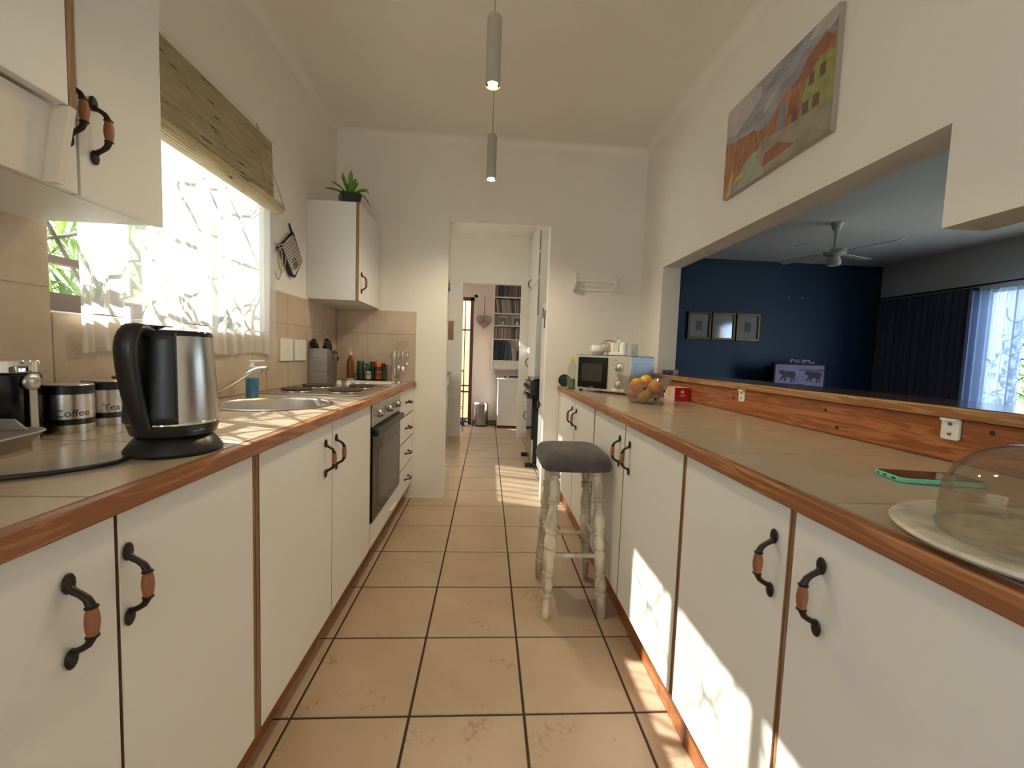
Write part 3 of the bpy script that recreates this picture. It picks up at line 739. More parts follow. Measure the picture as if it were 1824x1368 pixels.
# drawer unit by the end wall
t = thing('drawer_cabinet', 'narrow white cabinet of four drawers between the oven and the end wall', 'cabinet', ((XL+XDL)/2, 1.69, 0))
m_ = MB(); m_.box(XL+0.02, XDL-0.022, 1.449, 1.465, 0.135, 0.862); m_.box(XL+0.02, XDL-0.022, 1.92, 1.936, 0.135, 0.862); m_.box(XL+0.02, XDL-0.022, 1.465, 1.92, 0.135, 0.15); m_.build('carcass', 'laminate_under', t)
MB().box(XDL-0.022, XDL-0.012, 1.449, 1.936, 0.14, 0.862).build('face_frame', 'gap_shade_wood', t)
MB().box(XPL-0.016, XPL, 1.449, 1.937, 0, 0.133).build('plinth', 'pine_board', t)
for z0, z1 in ((0.684, 0.863), (0.506, 0.680), (0.328, 0.502), (0.140, 0.324)):
    m_ = MB().box(XDL-0.018, XDL, 1.450, 1.936, z0+0.001, z1-0.003); m_.mi = [1, 1, 1, 1, 0, 0]
    d = m_.build('drawer', ['laminate', 'edge_band'], t, bevel=0.0015, seg=1)
    add_handle(d, wbase(d), (XDL, 1.70, (z0+z1)/2), (PI/2, 0, 0))

# oven between the doors and the drawers
oy0, oy1 = 0.803, 1.446
t = thing('oven', 'built-in oven with steel control panel and dark glass door under the hob', 'oven', ((XL+XDL)/2, (oy0+oy1)/2, 0))
MB().box(XL+0.03, XDL-0.02, oy0+0.01, oy1-0.01, 0.16, 0.855).build('oven_body', 'black_matte', t)
MB().box(XPL-0.016, XPL, oy0, oy1, 0, 0.133).build('plinth', 'pine_board', t)
MB().box(XDL-0.018, XDL+0.004, oy0+0.006, oy1-0.004, 0.748, 0.860).build('control_panel', 'steel_flat', t, bevel=0.002)
for y in (0.925, 1.13, 1.33):
    k = MB().rod((XDL+0.004, y, 0.803), (XDL+0.032, y, 0.803), [(0, 0.022), (0.15, 0.022), (0.3, 0.018), (0.95, 0.016), (1, 0.014)], 16).build('knob', 'steel_bin', t, smooth=40)
    MB().box(XDL+0.031, XDL+0.033, y-0.0015, y+0.0015, 0.803, 0.817).build('pointer', 'black_plastic', k)
d = MB().box(XDL-0.016, XDL+0.008, oy0+0.006, oy1-0.004, 0.268, 0.742).build('oven_door', 'oven_glass', t, bevel=0.003)
MB().box(XDL+0.0082, XDL+0.0092, oy0+0.10, oy1-0.10, 0.33, 0.62).build('inner_window', 'glass_inner', d)
MB().box(XDL+0.008, XDL+0.034, oy0+0.012, oy1-0.010, 0.700, 0.738).build('handle', 'black_plastic', d, bevel=0.008, seg=3)
lp = MB().box(XDL-0.018, XDL, oy0+0.004, oy1-0.004, 0.140, 0.262).build('lower_panel', 'laminate', t, bevel=0.0015, seg=1)
MB().tube([(XDL, 1.18, 0.195), (XDL+0.012, 1.18, 0.195), (XDL+0.014, 1.19, 0.195), (XDL+0.014, 1.29, 0.195), (XDL+0.012, 1.30, 0.195), (XDL, 1.30, 0.195)], 0.006, 8).build('pull', 'white_plastic', lp, smooth=True)

# ---- worktops: wooden front edge, tiles on a grout bed
def apply_cut(objs, cutter):
    dg = bpy.context.evaluated_depsgraph_get()
    for o in objs:
        for md in list(o.modifiers): o.modifiers.remove(md)
        b = o.modifiers.new('cut', 'BOOLEAN'); b.object = cutter; b.operation = 'DIFFERENCE'; b.solver = 'EXACT'
    bpy.context.view_layer.update(); dg = bpy.context.evaluated_depsgraph_get()
    for o in objs:
        me = bpy.data.meshes.new_from_object(o.evaluated_get(dg)); o.modifiers.clear(); o.data = me
SKX, SKY, SKR = -0.622, 0.452, 0.213
def worktop(name, label, x_edge, x_back, s, y0, y1, seams, xs):
    """s=+1: front edge at the larger x"""
    t = thing(name, label, 'worktop', ((x_edge+x_back)/2, (y0+y1)/2, ZT-0.032))
    def bx(m_, a, b, *r): return m_.box(min(a, b), max(a, b), *r)
    out = []
    out.append(bx(MB(), x_edge-s*0.024, x_back, y0, y1, ZT-0.030, ZT-0.009).build('bed', 'grout_counter', t))
    e = bx(MB(), x_edge, x_edge-s*0.024, y0, y1, ZT-0.0325, ZT+0.0005).build('wood_edge', 'pine_y', t, bevel=0.004)
    e['label'] = 'varnished orange pine edging'
    ys = [y0]+[y for y in seams if y0 < y < y1]+[y1]
    for a, b in zip(ys[:-1], ys[1:]):
        for p, q in zip(xs[:-1], xs[1:]):
            o = MB().box(min(p, q)+0.0026, max(p, q)-0.0026, a+0.0026, b-0.0026, ZT-0.0088, ZT).build('counter_tile', 'counter_tile', t)
            out.append(o)
    return t, out, (min(0, 0))
tL, outL, _ = worktop('worktop', 'beige tiled worktop with pine edge holding the kettle, sink and hob', XCL, XL+0.008, 1, -1.12, 1.9385,
                      [-0.957, -0.604, -0.251, 0.102, 0.455, 0.808, 1.161, 1.514], [XCL-0.025, -0.682, XL+0.009])
cut = MB().lathe([(SKR-0.012, -0.1), (SKR-0.012, 0.1)], 48, T(SKX, SKY, ZT)).build('cutter', 'steel')
apply_cut(outL, cut)
bpy.data.objects.remove(cut)
tR, outR, _ = worktop('worktop', 'beige tiled worktop with pine edge holding the microwave, fruit bowl and cake dome', XCR, XR-0.02, -1, -1.12, 1.9385,
                      [-0.940, -0.587, -0.234, 0.119, 0.472, 0.825, 1.178, 1.531], [XCR+0.025, 1.083, XR-0.021])

# pine board and shelf of the serving hatch
t = thing('hatch_board', 'orange pine backboard standing along the back of the right worktop', 'board', (XR-0.01, 0.2, ZT))
MB().box(XR-0.0195, XR-0.0005, -1.10, 1.45, ZT+0.0005, 1.004).build('plank', 'pine_board', t, bevel=0.002)
for y, z in ((0.10, 0.975), (0.05, 0.925), (-0.36, 0.985), (0.62, 0.965)): MB().rod((XR-0.0198, y, z), (XR-0.0205, y, z), [(0, 0.006), (1, 0.004)], 10).build('screw', 'black_matte', t)
t = thing('hatch_shelf', 'long pine shelf with a glossy top on the sill of the serving hatch', 'shelf', (1.47, 0.25, 1.006))
MB().box(1.334, 1.62, -1.04, 1.54, 1.006, 1.034).build('shelf_plank', 'pine_shelf', t, bevel=0.004)
P('shelf_reflection', (0.10, 0.07, 0.06), 0.12, var=0.3, vscale=6)  # reflection of the dark dining room, painted as a dark colour
MB().box(1.342, 1.617, -1.035, 1.535, 1.0341, 1.0356).build('reflection_top', 'shelf_reflection', t)
for yc, lab in ((0.553, 'small white angle bracket on the pine board near the red box'), (-0.28, 'large white angle bracket on the pine board near the phone')):
    t = thing('shelf_bracket', lab, 'bracket', (XR-0.02, yc, 0.953))
    m_ = MB(); m_.prism(rrect(0.040, 0.052, 0.006), 0.006, T(XR-0.0205, yc, 0.979) @ RY(-PI/2) @ RZ(PI/2)); m_.build('plate', 'white_plastic', t, bevel=0.001)
    MB().box(XR-0.034, XR-0.0205, yc-0.018, yc+0.018, 0.9995, 1.0055).build('flange', 'white_plastic', t)
    for z in (0.992, 0.968): MB().rod((XR-0.0265, yc, z), (XR-0.029, yc, z), [(0, 0.0045), (0.6, 0.0045), (1, 0.002)], 10).build('screw', 'steel_bin', t)

# ---- wall cabinets
XU = -0.608
# far one, with the plant on top
t = thing('wall_cabinet', 'white wall cabinet under the potted plant by the end wall', 'cabinet', (-0.766, 1.68, 1.43))
MB().box(XL+0.001, XU-0.020, 1.442, 1.938, 1.432, 2.030).build('carcass', 'laminate', t, bevel=0.001, seg=1)
MB().box(XU-0.0195, XU-0.0175, 1.442, 1.938, 1.430, 2.030).build('edge_strip', 'stile_z', t)
MB().box(XU-0.0174, XU-0.0005, 1.4425, 1.446, 1.432, 2.030).build('door_edge', 'stile_z', t)
d = MB().box(XU-0.0174, XU, 1.446, 1.936, 1.432, 2.030).build('door', 'laminate', t, bevel=0.001, seg=1)
add_handle(d, wbase(d), (XU, 1.49, 1.548), ROT_L)
# near pair with bottom at 1.41
t = thing('wall_cabinet', 'white wall cabinet with bronze handles beside the window blind', 'cabinet', (-0.766, -0.30, 1.405))
MB().box(XL+0.009, XU-0.020, -0.60, -0.113, 1.412, 2.03).build('carcass', 'laminate', t)
MB().box(XU-0.0195, XU-0.0165, -0.60, -0.1125, 1.4095, 2.03).build('edge_strip', 'stile_z', t)
d = MB().box(XU-0.0165, XU, -0.322, -0.113, 1.409, 2.03).build('door', 'laminate', t, bevel=0.001, seg=1)
add_handle(d, wbase(d), (XU, -0.293, 1.548), ROT_L)
d = MB().box(XU-0.0165, XU, -0.60, -0.327, 1.409, 2.03).build('door', 'laminate', t, bevel=0.001, seg=1)
add_handle(d, wbase(d), (XU, -0.345, 1.560), ROT_L)
# deeper cabinet nearest the camera, standing proud of its neighbour
t = thing('wall_cabinet', 'deep white wall cabinet at the top left corner above a slanted panel', 'cabinet', (-0.74, -0.85, 1.54))
MB().box(XL+0.009, -0.569, -1.18, -0.61, 1.545, 2.03).build('carcass', 'laminate', t)
MB().box(-0.607, -0.569, -0.61, -0.398, 1.545, 2.03).build('front_frame', 'laminate', t)
d = MB().box(-0.568, -0.550, -1.18, -0.402, 1.538, 2.03).build('door', 'laminate', t, bevel=0.001, seg=1)
MB().box(-0.568, -0.550, -0.4015, -0.388, 1.538, 2.03).build('edge_strip', 'stile_z', t)
m_ = MB(); m_.add([(-0.577, -1.18, 1.536), (-0.577, -0.405, 1.536), (-0.597, -0.405, 1.405), (-0.597, -1.18, 1.405), (-0.585, -1.18, 1.536), (-0.585, -0.405, 1.536), (-0.606, -0.405, 1.405), (-0.606, -1.18, 1.405)],
    [(0, 1, 2, 3), (7, 6, 5, 4), (0, 4, 5, 1), (1, 5, 6, 2), (2, 6, 7, 3), (3, 7, 4, 0)]); m_.build('slanted_panel', 'laminate_under', t)
m_ = MB(); m_.add([(-0.548, -0.404, 1.537), (-0.577, -0.404, 1.537), (-0.598, -0.404, 1.404), (-0.574, -0.404, 1.404), (-0.548, -0.390, 1.537), (-0.577, -0.390, 1.537), (-0.598, -0.390, 1.404), (-0.574, -0.390, 1.404)],
    [(0, 1, 2, 3), (7, 6, 5, 4), (0, 4, 5, 1), (1, 5, 6, 2), (2, 6, 7, 3), (3, 7, 4, 0)]); m_.build('end_board', 'laminate_under', t)
MB().box(XL+0.009, -0.60, -1.18, -0.61, 1.404, 1.412).build('bottom_panel', 'laminate_under', t)

# ================================================================= WINDOW DRESSING
# sheer curtain
cy0, cy1, cz0, cz1 = -0.038, 0.99, 1.088, 1.96
RC = random.Random(3)
folds = [(88, 0.5, 0.0095), (163, 2.0, 0.0062), (13, 1.0, 0.005), (241, 1.0, 0.0022)]
def cur_fn(zb_, zt_):
    def fn(u, v):
        y = cy0+(cy1-cy0)*u; z = zb_+(zt_-zb_)*v
        k = (cz1-z)/(cz1-cz0); amp = 0.5+0.5*k
        dens = 1.0
        md = 0.30+0.70*(0.5+0.5*math.sin(u*19+0.8))**1.5
        x = XL+0.026+sum(a*(md if w_ > 40 else 1)*math.sin(w_*(u+0.004*math.sin(5*z+u*9))+p+0.8*k*math.sin(u*7)) for w_, p, a in folds)*amp
        yy = y+0.010*k*math.sin(u*23+1)+0.004*math.sin(w0*u)
        return (x, yy, z+0.006*math.sin(u*17)*(1 if v < 0.01 else 0))
    return fn
w0 = 46.0
t = thing('sheer_curtain', 'white sheer curtain hanging across the kitchen window below the blind', 'curtain', (XL+0.04, 0.476, cz0))
MB().grid(cur_fn(cz0+0.105, cz1), 560, 18).build('curtain_cloth', 'sheer', t, smooth=80)
MB().grid(cur_fn(cz0, cz0+0.105), 560, 4).build('hem', 'sheer_hem', t, smooth=80)
m_ = MB(); m_.tube([(XL+0.035, -0.10, cz1), (XL+0.035, 1.02, cz1)], 0.005, 8); m_.build('curtain_wire', 'white_plastic', t, smooth=True)

# bamboo blind
t = thing('bamboo_blind', 'half-rolled natural bamboo blind above the sheer curtain', 'blind', (XL+0.06, 0.44, 1.76))
MB().box(XL+0.002, XL+0.070, -0.105, 0.93, 2.098, 2.120).build('head_rail', 'laminate_under', t, bevel=0.003)
def bl(u, v):
    z = 1.815+(2.10-1.815)*v
    return (XL+0.074-0.008*v+0.0016*math.sin(v*2*PI*52), -0.10+1.005*u, z)
MB().grid(bl, 8, 312).build('slat_panel', 'bamboo', t, solid=0.0012)
m_ = MB(); n = 44; prof = [(0.028+0.0022*abs(math.sin(i*PI/2)), 0) for i in range(1)]
pts = []
for i in range(n):
    a = 2*PI*i/n; r = 0.0285*(1.0+(0.05 if i % 2 else -0.03)); pts.append((r*math.cos(a)*1.25, r*math.sin(a)))
m_.prism(pts, 1.03, T(XL+0.086, 0.915, 1.797) @ RX(PI/2)); m_.build('rolled_bottom', 'bamboo', t)
for pa in ([(XL+0.084, 0.74, 2.105), (XL+0.124, 0.74, 1.80)], [(XL+0.084, 0.74, 2.105), (XL+0.124, 0.905, 1.80)]):
    MB().tube(pa, 0.002, 6).build('cord', 'twine', t)
m_ = MB(); m_.tube([(XL+0.045+0.07*math.sin(a)*0.4, 0.80+0.03*math.cos(a), 1.745+0.035*math.sin(a)) for a in [PI+i*PI/8 for i in range(9)]], 0.002, 6); m_.build('pull_loop', 'twine', t)

# ================================================================= LIGHTS
def pendant(y, label, bulb, energy, col):
    t = thing('pendant_lamp', label, 'lamp', (0.196, y, 2.135), group='tube pendants over the aisle')
    MB().lathe([(0.0275, 2.142), (0.0275, 2.375), (0.0255, 2.388), (0.012, 2.392)], 24, T(0.196, y, 0), cap0=False).build('lamp_tube', 'lamp_body', t, smooth=40)
    MB().lathe([(0.024, 2.144), (0.024, 2.37)], 24, T(0.196, y, 0), cap0=False).build('inner_tube', 'chrome', t, smooth=40)
    MB().cyl((0.196, y, 2.392), (0.196, y, 2.70), 0.0025, 8).build('cord', 'cord_grey', t)
    MB().lathe([(0.035, 2.690), (0.04, 2.702)], 20, T(0.196, y, 0)).build('ceiling_cup', 'lamp_body', t, smooth=40)
    b = MB().sphere((0.196, y, 2.152), 0.019, 14, 10).build('bulb', bulb, t, smooth=True)
    ld = bpy.data.lights.new('pendant_glow', 'SPOT'); ld.energy = energy; ld.color = col; ld.spot_size = math.radians(150); ld.spot_blend = 0.6; ld.shadow_soft_size = 0.03
    lo = bpy.data.objects.new('pendant_glow', ld); COL.objects.link(lo); lo.parent = t; lo.location = (0, 0, -0.012)
pendant(0.43, 'nearer grey tube pendant lamp with a yellow glowing bulb', 'bulb_warm', 15, (1.0, 0.75, 0.35))
pendant(1.27, 'farther grey tube pendant lamp with a white glowing bulb', 'bulb_white', 22, (1.0, 0.86, 0.62))

# ================================================================= LEFT WORKTOP THINGS
Z0 = ZT+0.0006
# ---- kettle
kx, ky = -0.437, -0.324
ha = math.atan2(-1.0, -0.06)              # direction of the handle
t = thing('electric_kettle', 'brushed steel electric kettle with black handle on a black base', 'kettle', (kx, ky, Z0))
K = T(kx, ky, Z0)
MB().lathe([(0.081, 0.0), (0.083, 0.006), (0.080, 0.012), (0.066, 0.032), (0.060, 0.036)], 40, K).build('power_base', 'black_plastic', t, smooth=35)
MB().lathe([(0.064, 0.0365), (0.071, 0.040), (0.0755, 0.055), (0.0762, 0.062)], 40, K).build('lower_body', 'black_plastic', t, smooth=35)
MB().lathe([(0.0780, 0.0625), (0.0780, 0.0665), (0.0765, 0.068)], 40, K).build('trim_ring', 'chrome', t, smooth=35)
MB().lathe([(0.0760, 0.067), (0.0735, 0.12), (0.070, 0.18), (0.0660, 0.236), (0.0655, 0.238)], 48, K).build('steel_body', 'steel', t, smooth=35)
ld_ = MB().lathe([(0.0665, 0.2382), (0.0665, 0.243), (0.063, 0.248), (0.043, 0.2535), (0.001, 0.2555)], 40, K, cap1=False).build('lid', 'black_gloss', t, smooth=35)
MB().prism(rrect(0.06, 0.02, 0.009), 0.004, K @ RZ(ha) @ T(0.035, 0, 0.2525)).build('lid_button', 'black_plastic', ld_)
# black spine hugging the body on the handle side
def spine(u, v):
    a = ha+(u-0.5)*1.75-0.12; z = 0.066+v*0.176
    r = 0.0768-(z-0.067)*0.060+0.0030
    return tuple(K @ Vector((r*math.cos(a), r*math.sin(a), z)))
MB().grid(spine, 20, 12).build('spine', 'black_plastic', t, smooth=True, solid=0.003)
m_ = MB(); hp = []; rad = []
for i in range(25):
    q = i/24.0
    if q < 0.2: a = q/0.2; r = 0.055+0.030*a; z = 0.238+0.009*math.sin(a*PI/2)
    elif q < 0.42: a = (q-0.2)/0.22; r = 0.085+0.020*math.sin(a*PI/2); z = 0.247-0.040*(1-math.cos(a*PI/2))
    else: a = (q-0.42)/0.58; r = 0.105-0.030*a**1.7; z = 0.207-0.150*a
    hp.append(tuple(K @ Vector((r*math.cos(ha), r*math.sin(ha), z)))); rad.append(0.021-0.004*abs(q-0.4))
m_.tube(hp, rad, 14, flat=0.62); m_.build('handle', 'black_plastic', t, smooth=60)
# spout at the far side
m_ = MB(); sp = ha+PI
m_.prism([(0.055, -0.028), (0.098, 0.0), (0.055, 0.028)], 0.03, K @ RZ(sp) @ T(0, 0, 0.205)); m_.build('spout', 'steel', t, bevel=0.006)
for dz, da in ((0.0495, -0.50), (0.0510, -0.36)): MB().box(-0.0004, 0.0004, -0.0045, 0.0045, -0.0007, 0.0007, K @ RZ(da) @ T(0.0757, 0, dz)).build('print_mark', 'steel_flat', t)
m_ = MB(); m_.tube([(kx-0.02, ky-0.09, ZT+0.006), (-0.455, -0.44, ZT+0.005), (-0.470, -0.475, ZT+0.005), (-0.50, -0.515, ZT+0.005), (-0.548, -0.548, ZT+0.005), (-0.60, -0.572, ZT+0.005), (-0.68, -0.60, ZT+0.005), (-0.78, -0.64, ZT+0.005)], 0.0045, 8)
m_.build('power_cord', 'black_plastic', t, smooth=True)

# ---- canisters
def canister(x, y, r, hgt, label, word, wa):
    t = thing('storage_canister', label, 'canister', (x, y, Z0)); K = T(x, y, Z0)
    MB().lathe([(r*0.985, 0), (r*0.985, hgt*0.17)], 36, K).build('steel_foot', 'steel', t, smooth=35)
    MB().lathe([(r, hgt*0.17), (r, hgt*0.29)], 36, K).build('black_band', 'black_gloss', t, smooth=35)
    MB().lathe([(r*0.99, hgt*0.29), (r*0.99, hgt*0.80)], 36, K).build('steel_band', 'steel', t, smooth=35)
    MB().lathe([(r*1.01, hgt*0.80), (r*1.01, hgt*0.97), (r*0.97, hgt*0.985)], 36, K).build('black_collar', 'black_plastic', t, smooth=35)
    MB().lathe([(r*0.98, hgt*0.985), (r*0.96, hgt), (0.001, hgt*1.005)], 36, K, cap1=False).build('lid', 'steel_flat', t, smooth=35)
    if word:
        v_, f_ = txt(word, r*0.50)
        vs = []
        for (a, b, c) in v_:
            an = wa+a/r
            vs.append((r*0.995*math.cos(an), r*0.995*math.sin(an), hgt*0.41+b))
        MB().add(vs, f_, K).build('lettering', 'ink', t)
    return t
ca = lambda x, y: math.atan2(-1.214-y, 0.209-x)
canister(-0.812, -0.150, 0.047, 0.116, 'steel and black canister lettered Coffee', 'Coffee', ca(-0.812, -0.150)+0.15)
canister(-0.822, -0.040, 0.047, 0.118, 'steel and black canister lettered Tea next to the kettle', 'Tea', ca(-0.822, -0.04)+0.25)
canister(-0.845, 0.075, 0.045, 0.124, 'steel-lidded canister mostly hidden behind the kettle', None, 0)
t = thing('storage_jar', 'tall black jar with chrome lid and a clipped coffee scoop', 'jar', (-0.845, -0.255, Z0)); K = T(-0.845, -0.255, Z0)
MB().lathe([(0.056, 0), (0.058, 0.004), (0.058, 0.142), (0.054, 0.147)], 40, K).build('jar_body', 'black_gloss', t, smooth=35)
MB().lathe([(0.0575, 0.149), (0.0575, 0.172), (0.0555, 0.175), (0.001, 0.176)], 40, K, cap1=False).build('lid', 'chrome', t, smooth=35)
sa = math.atan2(-0.05, 1.0)
S_ = K @ RZ(sa) @ T(0.064, 0, 0)
m_ = MB(); m_.sphere((0, 0, 0), 0.0185, 18, 12, M=S_ @ T(0, 0, 0.128) @ Matrix.Diagonal((0.45, 1, 1, 1))); sc_ = m_.build('scoop_bowl', 'steel_flat', t, smooth=True)
MB().prism([(-0.0085, -0.002), (0.0085, -0.002), (0.0070, 0.115), (-0.0070, 0.115)], 0.003, S_ @ RZ(PI/2) @ RX(PI/2)).build('scoop_handle', 'steel_flat', t, bevel=0.001)

# ---- grey tray with a dark cup at the frame's edge
t = thing('serving_tray', 'small grey sloping tray at the left edge of the worktop', 'tray', (-0.782, -0.420, Z0), rz=0.0)
m_ = MB(); n_ = 28
def sq(w, h, z, cx=0, cy=0):
    o = []
    for i in range(n_):
        a = 2*PI*i/n_; c, s_ = math.cos(a), math.sin(a); e = 0.42
        o.append((cx+w*abs(c)**e*(1 if c >= 0 else -1), cy+h*abs(s_)**e*(1 if s_ >= 0 else -1), z))
    return o
rings = [sq(0.078, 0.105, 0.0), sq(0.098, 0.130, 0.030), sq(0.101, 0.133, 0.031), sq(0.099, 0.131, 0.034), sq(0.094, 0.126, 0.032), sq(0.073, 0.100, 0.004)]
vs = [p for r_ in rings for p in r_]; fs = [(j*n_+i, j*n_+(i+1) % n_, (j+1)*n_+(i+1) % n_, (j+1)*n_+i) for j in range(5) for i in range(n_)]
fs += [tuple(reversed(range(n_))), tuple(5*n_+i for i in range(n_))]
m_.add(vs, fs, T(-0.782, -0.420, Z0) @ RZ(0.25)); m_.build('dish', 'tray_grey', t, smooth=50)
m_ = MB(); m_.prism([(-0.05, 0), (0.05, 0), (0.028, 0.024), (-0.03, 0.026)], 0.006, T(-0.800, -0.306, Z0+0.030) @ RZ(0.25) @ RX(PI/2)); m_.build('grip_tab', 'tray_grey', t, bevel=0.003)
t = thing('cup', 'dark steel-footed cup standing in the grey tray', 'cup', (-0.800, -0.440, Z0+0.0045)); K = T(-0.800, -0.440, Z0+0.0045)
MB().lathe([(0.024, 0), (0.030, 0.006), (0.034, 0.022)], 28, K).build('cup_foot', 'steel_flat', t, smooth=35)
MB().lathe([(0.0345, 0.0222), (0.038, 0.045), (0.040, 0.075), (0.037, 0.075), (0.034, 0.03)], 28, K).build('cup_body', 'black_gloss', t, smooth=35)

# ---- sink, tap, soap
t = thing('sink', 'round stainless steel sink set into the left worktop', 'sink', (SKX, SKY, ZT-0.15)); K = T(SKX, SKY, ZT)
MB().lathe([(SKR, 0.0006), (SKR+0.001, 0.003), (SKR-0.006, 0.0058), (SKR-0.016, 0.0045), (SKR-0.022, -0.004), (SKR-0.030, -0.09), (SKR-0.055, -0.135), (0.03, -0.148), (0.028, -0.150)], 64, K, cap0=False).build('basin', 'steel_flat', t, smooth=35)
MB().lathe([(0.027, -0.1485), (0.024, -0.1465), (0.010, -0.1475)], 24, K).build('drain', 'chrome', t, smooth=35)
t = thing('mixer_tap', 'chrome mixer tap reaching over the round sink', 'tap', (-0.868, 0.425, Z0))
MB().lathe([(0.027, 0), (0.027, 0.006), (0.021, 0.010), (0.019, 0.065), (0.021, 0.07), (0.019, 0.088), (0.008, 0.094)], 24, T(-0.868, 0.425, Z0)).build('tap_body', 'chrome', t, smooth=35)
sp = [(-0.862, 0.426, ZT+0.030), (-0.83, 0.432, ZT+0.045), (-0.785, 0.44, ZT+0.073), (-0.74, 0.447, ZT+0.105), (-0.715, 0.451, ZT+0.123), (-0.693, 0.455, ZT+0.135), (-0.672, 0.458, ZT+0.139), (-0.656, 0.461, ZT+0.139)]
MB().tube(sp, [0.013, 0.0125, 0.0115, 0.011, 0.011, 0.011, 0.0105, 0.010], 14, flat=0.8).build('spout', 'chrome', t, smooth=60)
MB().lathe([(0.009, 0), (0.009, 0.014), (0.007, 0.016)], 14, T(-0.667, 0.459, ZT+0.115)).build('nozzle', 'chrome', t, smooth=35)
MB().tube([(-0.868, 0.425, ZT+0.092), (-0.85, 0.40, ZT+0.099), (-0.815, 0.36, ZT+0.102)], [0.008, 0.006, 0.005], 10, flat=0.5).build('lever', 'chrome', t, smooth=60)
t = thing('soap_dispenser', 'pump bottle of bright blue hand soap behind the sink', 'soap bottle', (-0.812, 0.640, Z0)); K = T(-0.812, 0.640, Z0)
MB().lathe([(0.023, 0.001), (0.0245, 0.004), (0.0245, 0.086)], 28, K).build('blue_soap', 'soap_blue', t, smooth=35)
MB().lathe([(0.0253, 0), (0.0255, 0.095), (0.023, 0.112), (0.017, 0.122)], 28, K, cap1=False, cap0=False).build('bottle', 'soap_clear', t, smooth=35)
MB().lathe([(0.017, 0.122), (0.0175, 0.137), (0.009, 0.139), (0.0075, 0.155)], 20, K).build('collar', 'white_plastic', t, smooth=35)
m_ = MB(); m_.box(-0.013, 0.046, -0.006, 0.006, 0.155, 0.163, K @ RZ(0.5)); m_.build('pump', 'white_plastic', t, bevel=0.003)
m_ = MB(); m_.box(XL+0.0095, XL+0.030, 0.30, 0.52, ZT+0.0006, ZT+0.012); tag(m_.build('wood_strip', 'pine_shelf'), 'thin strip of wood lying against the tiles behind the tap', 'strip')

# ---- hob
t = thing('hob', 'four-plate electric hob with steel surround beside the sink', 'hob', (-0.64, 1.14, Z0))
m_ = MB(); m_.prism(rrect(0.485, 0.63, 0.02), 0.006, T(-0.640, 1.115, Z0)); m_.build('surround', 'steel_flat', t, bevel=0.003)
m_ = MB(); m_.prism(rrect(0.42, 0.56, 0.02), 0.001, T(-0.640, 1.112, Z0+0.0061)); m_.build('inner_plate', 'steel', t)
for (x, y, r) in ((-0.752, 0.930, 0.073), (-0.520, 0.965, 0.088), (-0.752, 1.20, 0.088), (-0.520, 1.24, 0.073)):
    K = T(x, y, Z0+0.0072)
    p = MB().lathe([(r-0.004, 0.0), (r, 0.004), (r, 0.012), (r-0.006, 0.0145), (0.02, 0.014), (0.018, 0.0125), (0.001, 0.0125)], 40, K, cap1=False).build('hotplate', 'hotplate', t, smooth=35)
    MB().lathe([(r+0.006, 0.0), (r+0.007, 0.0025), (r+0.001, 0.005)], 40, K, cap0=False, cap1=False).build('rim', 'chrome', p, smooth=35)
for x in (-0.706, -0.650, -0.594, -0.536):
    MB().lathe([(0.017, 0), (0.016, 0.010), (0.0125, 0.012), (0.0125, 0.024), (0.011, 0.026)], 20, T(x, 1.385, Z0+0.0072)).build('knob', 'white_enamel', t, smooth=35)
m_ = MB(); m_.prism(rrect(0.30, 0.13, 0.01), 0.012, T(-0.590, 1.66, Z0)); tag(m_.build('cutting_board', 'white_plastic', bevel=0.003), 'white plastic board lying behind the hob', 'board')

# ---- wall sockets
for y, lab in ((1.157, 'white double wall plate nearest the curtain'), (1.322, 'white wall plate beside the steel utensil box')):
    t = thing('wall_socket', lab, 'socket', (XL+0.0085, y, 1.048))
    m_ = MB(); m_.prism(rrect(0.145, 0.124, 0.006), 0.009, T(XL+0.0085, y, 1.11) @ RY(PI/2) @ RZ(PI/2)); m_.build('plate', 'white_plastic', t, bevel=0.002)
    MB().box(XL+0.0175, XL+0.020, y-0.010, y+0.010, 1.10, 1.122).build('switch', 'white_enamel', t, bevel=0.001)
    MB().box(XL+0.0176, XL+0.0182, y-0.006, y+0.006, 1.092, 1.094).build('mark', 'ink', t)

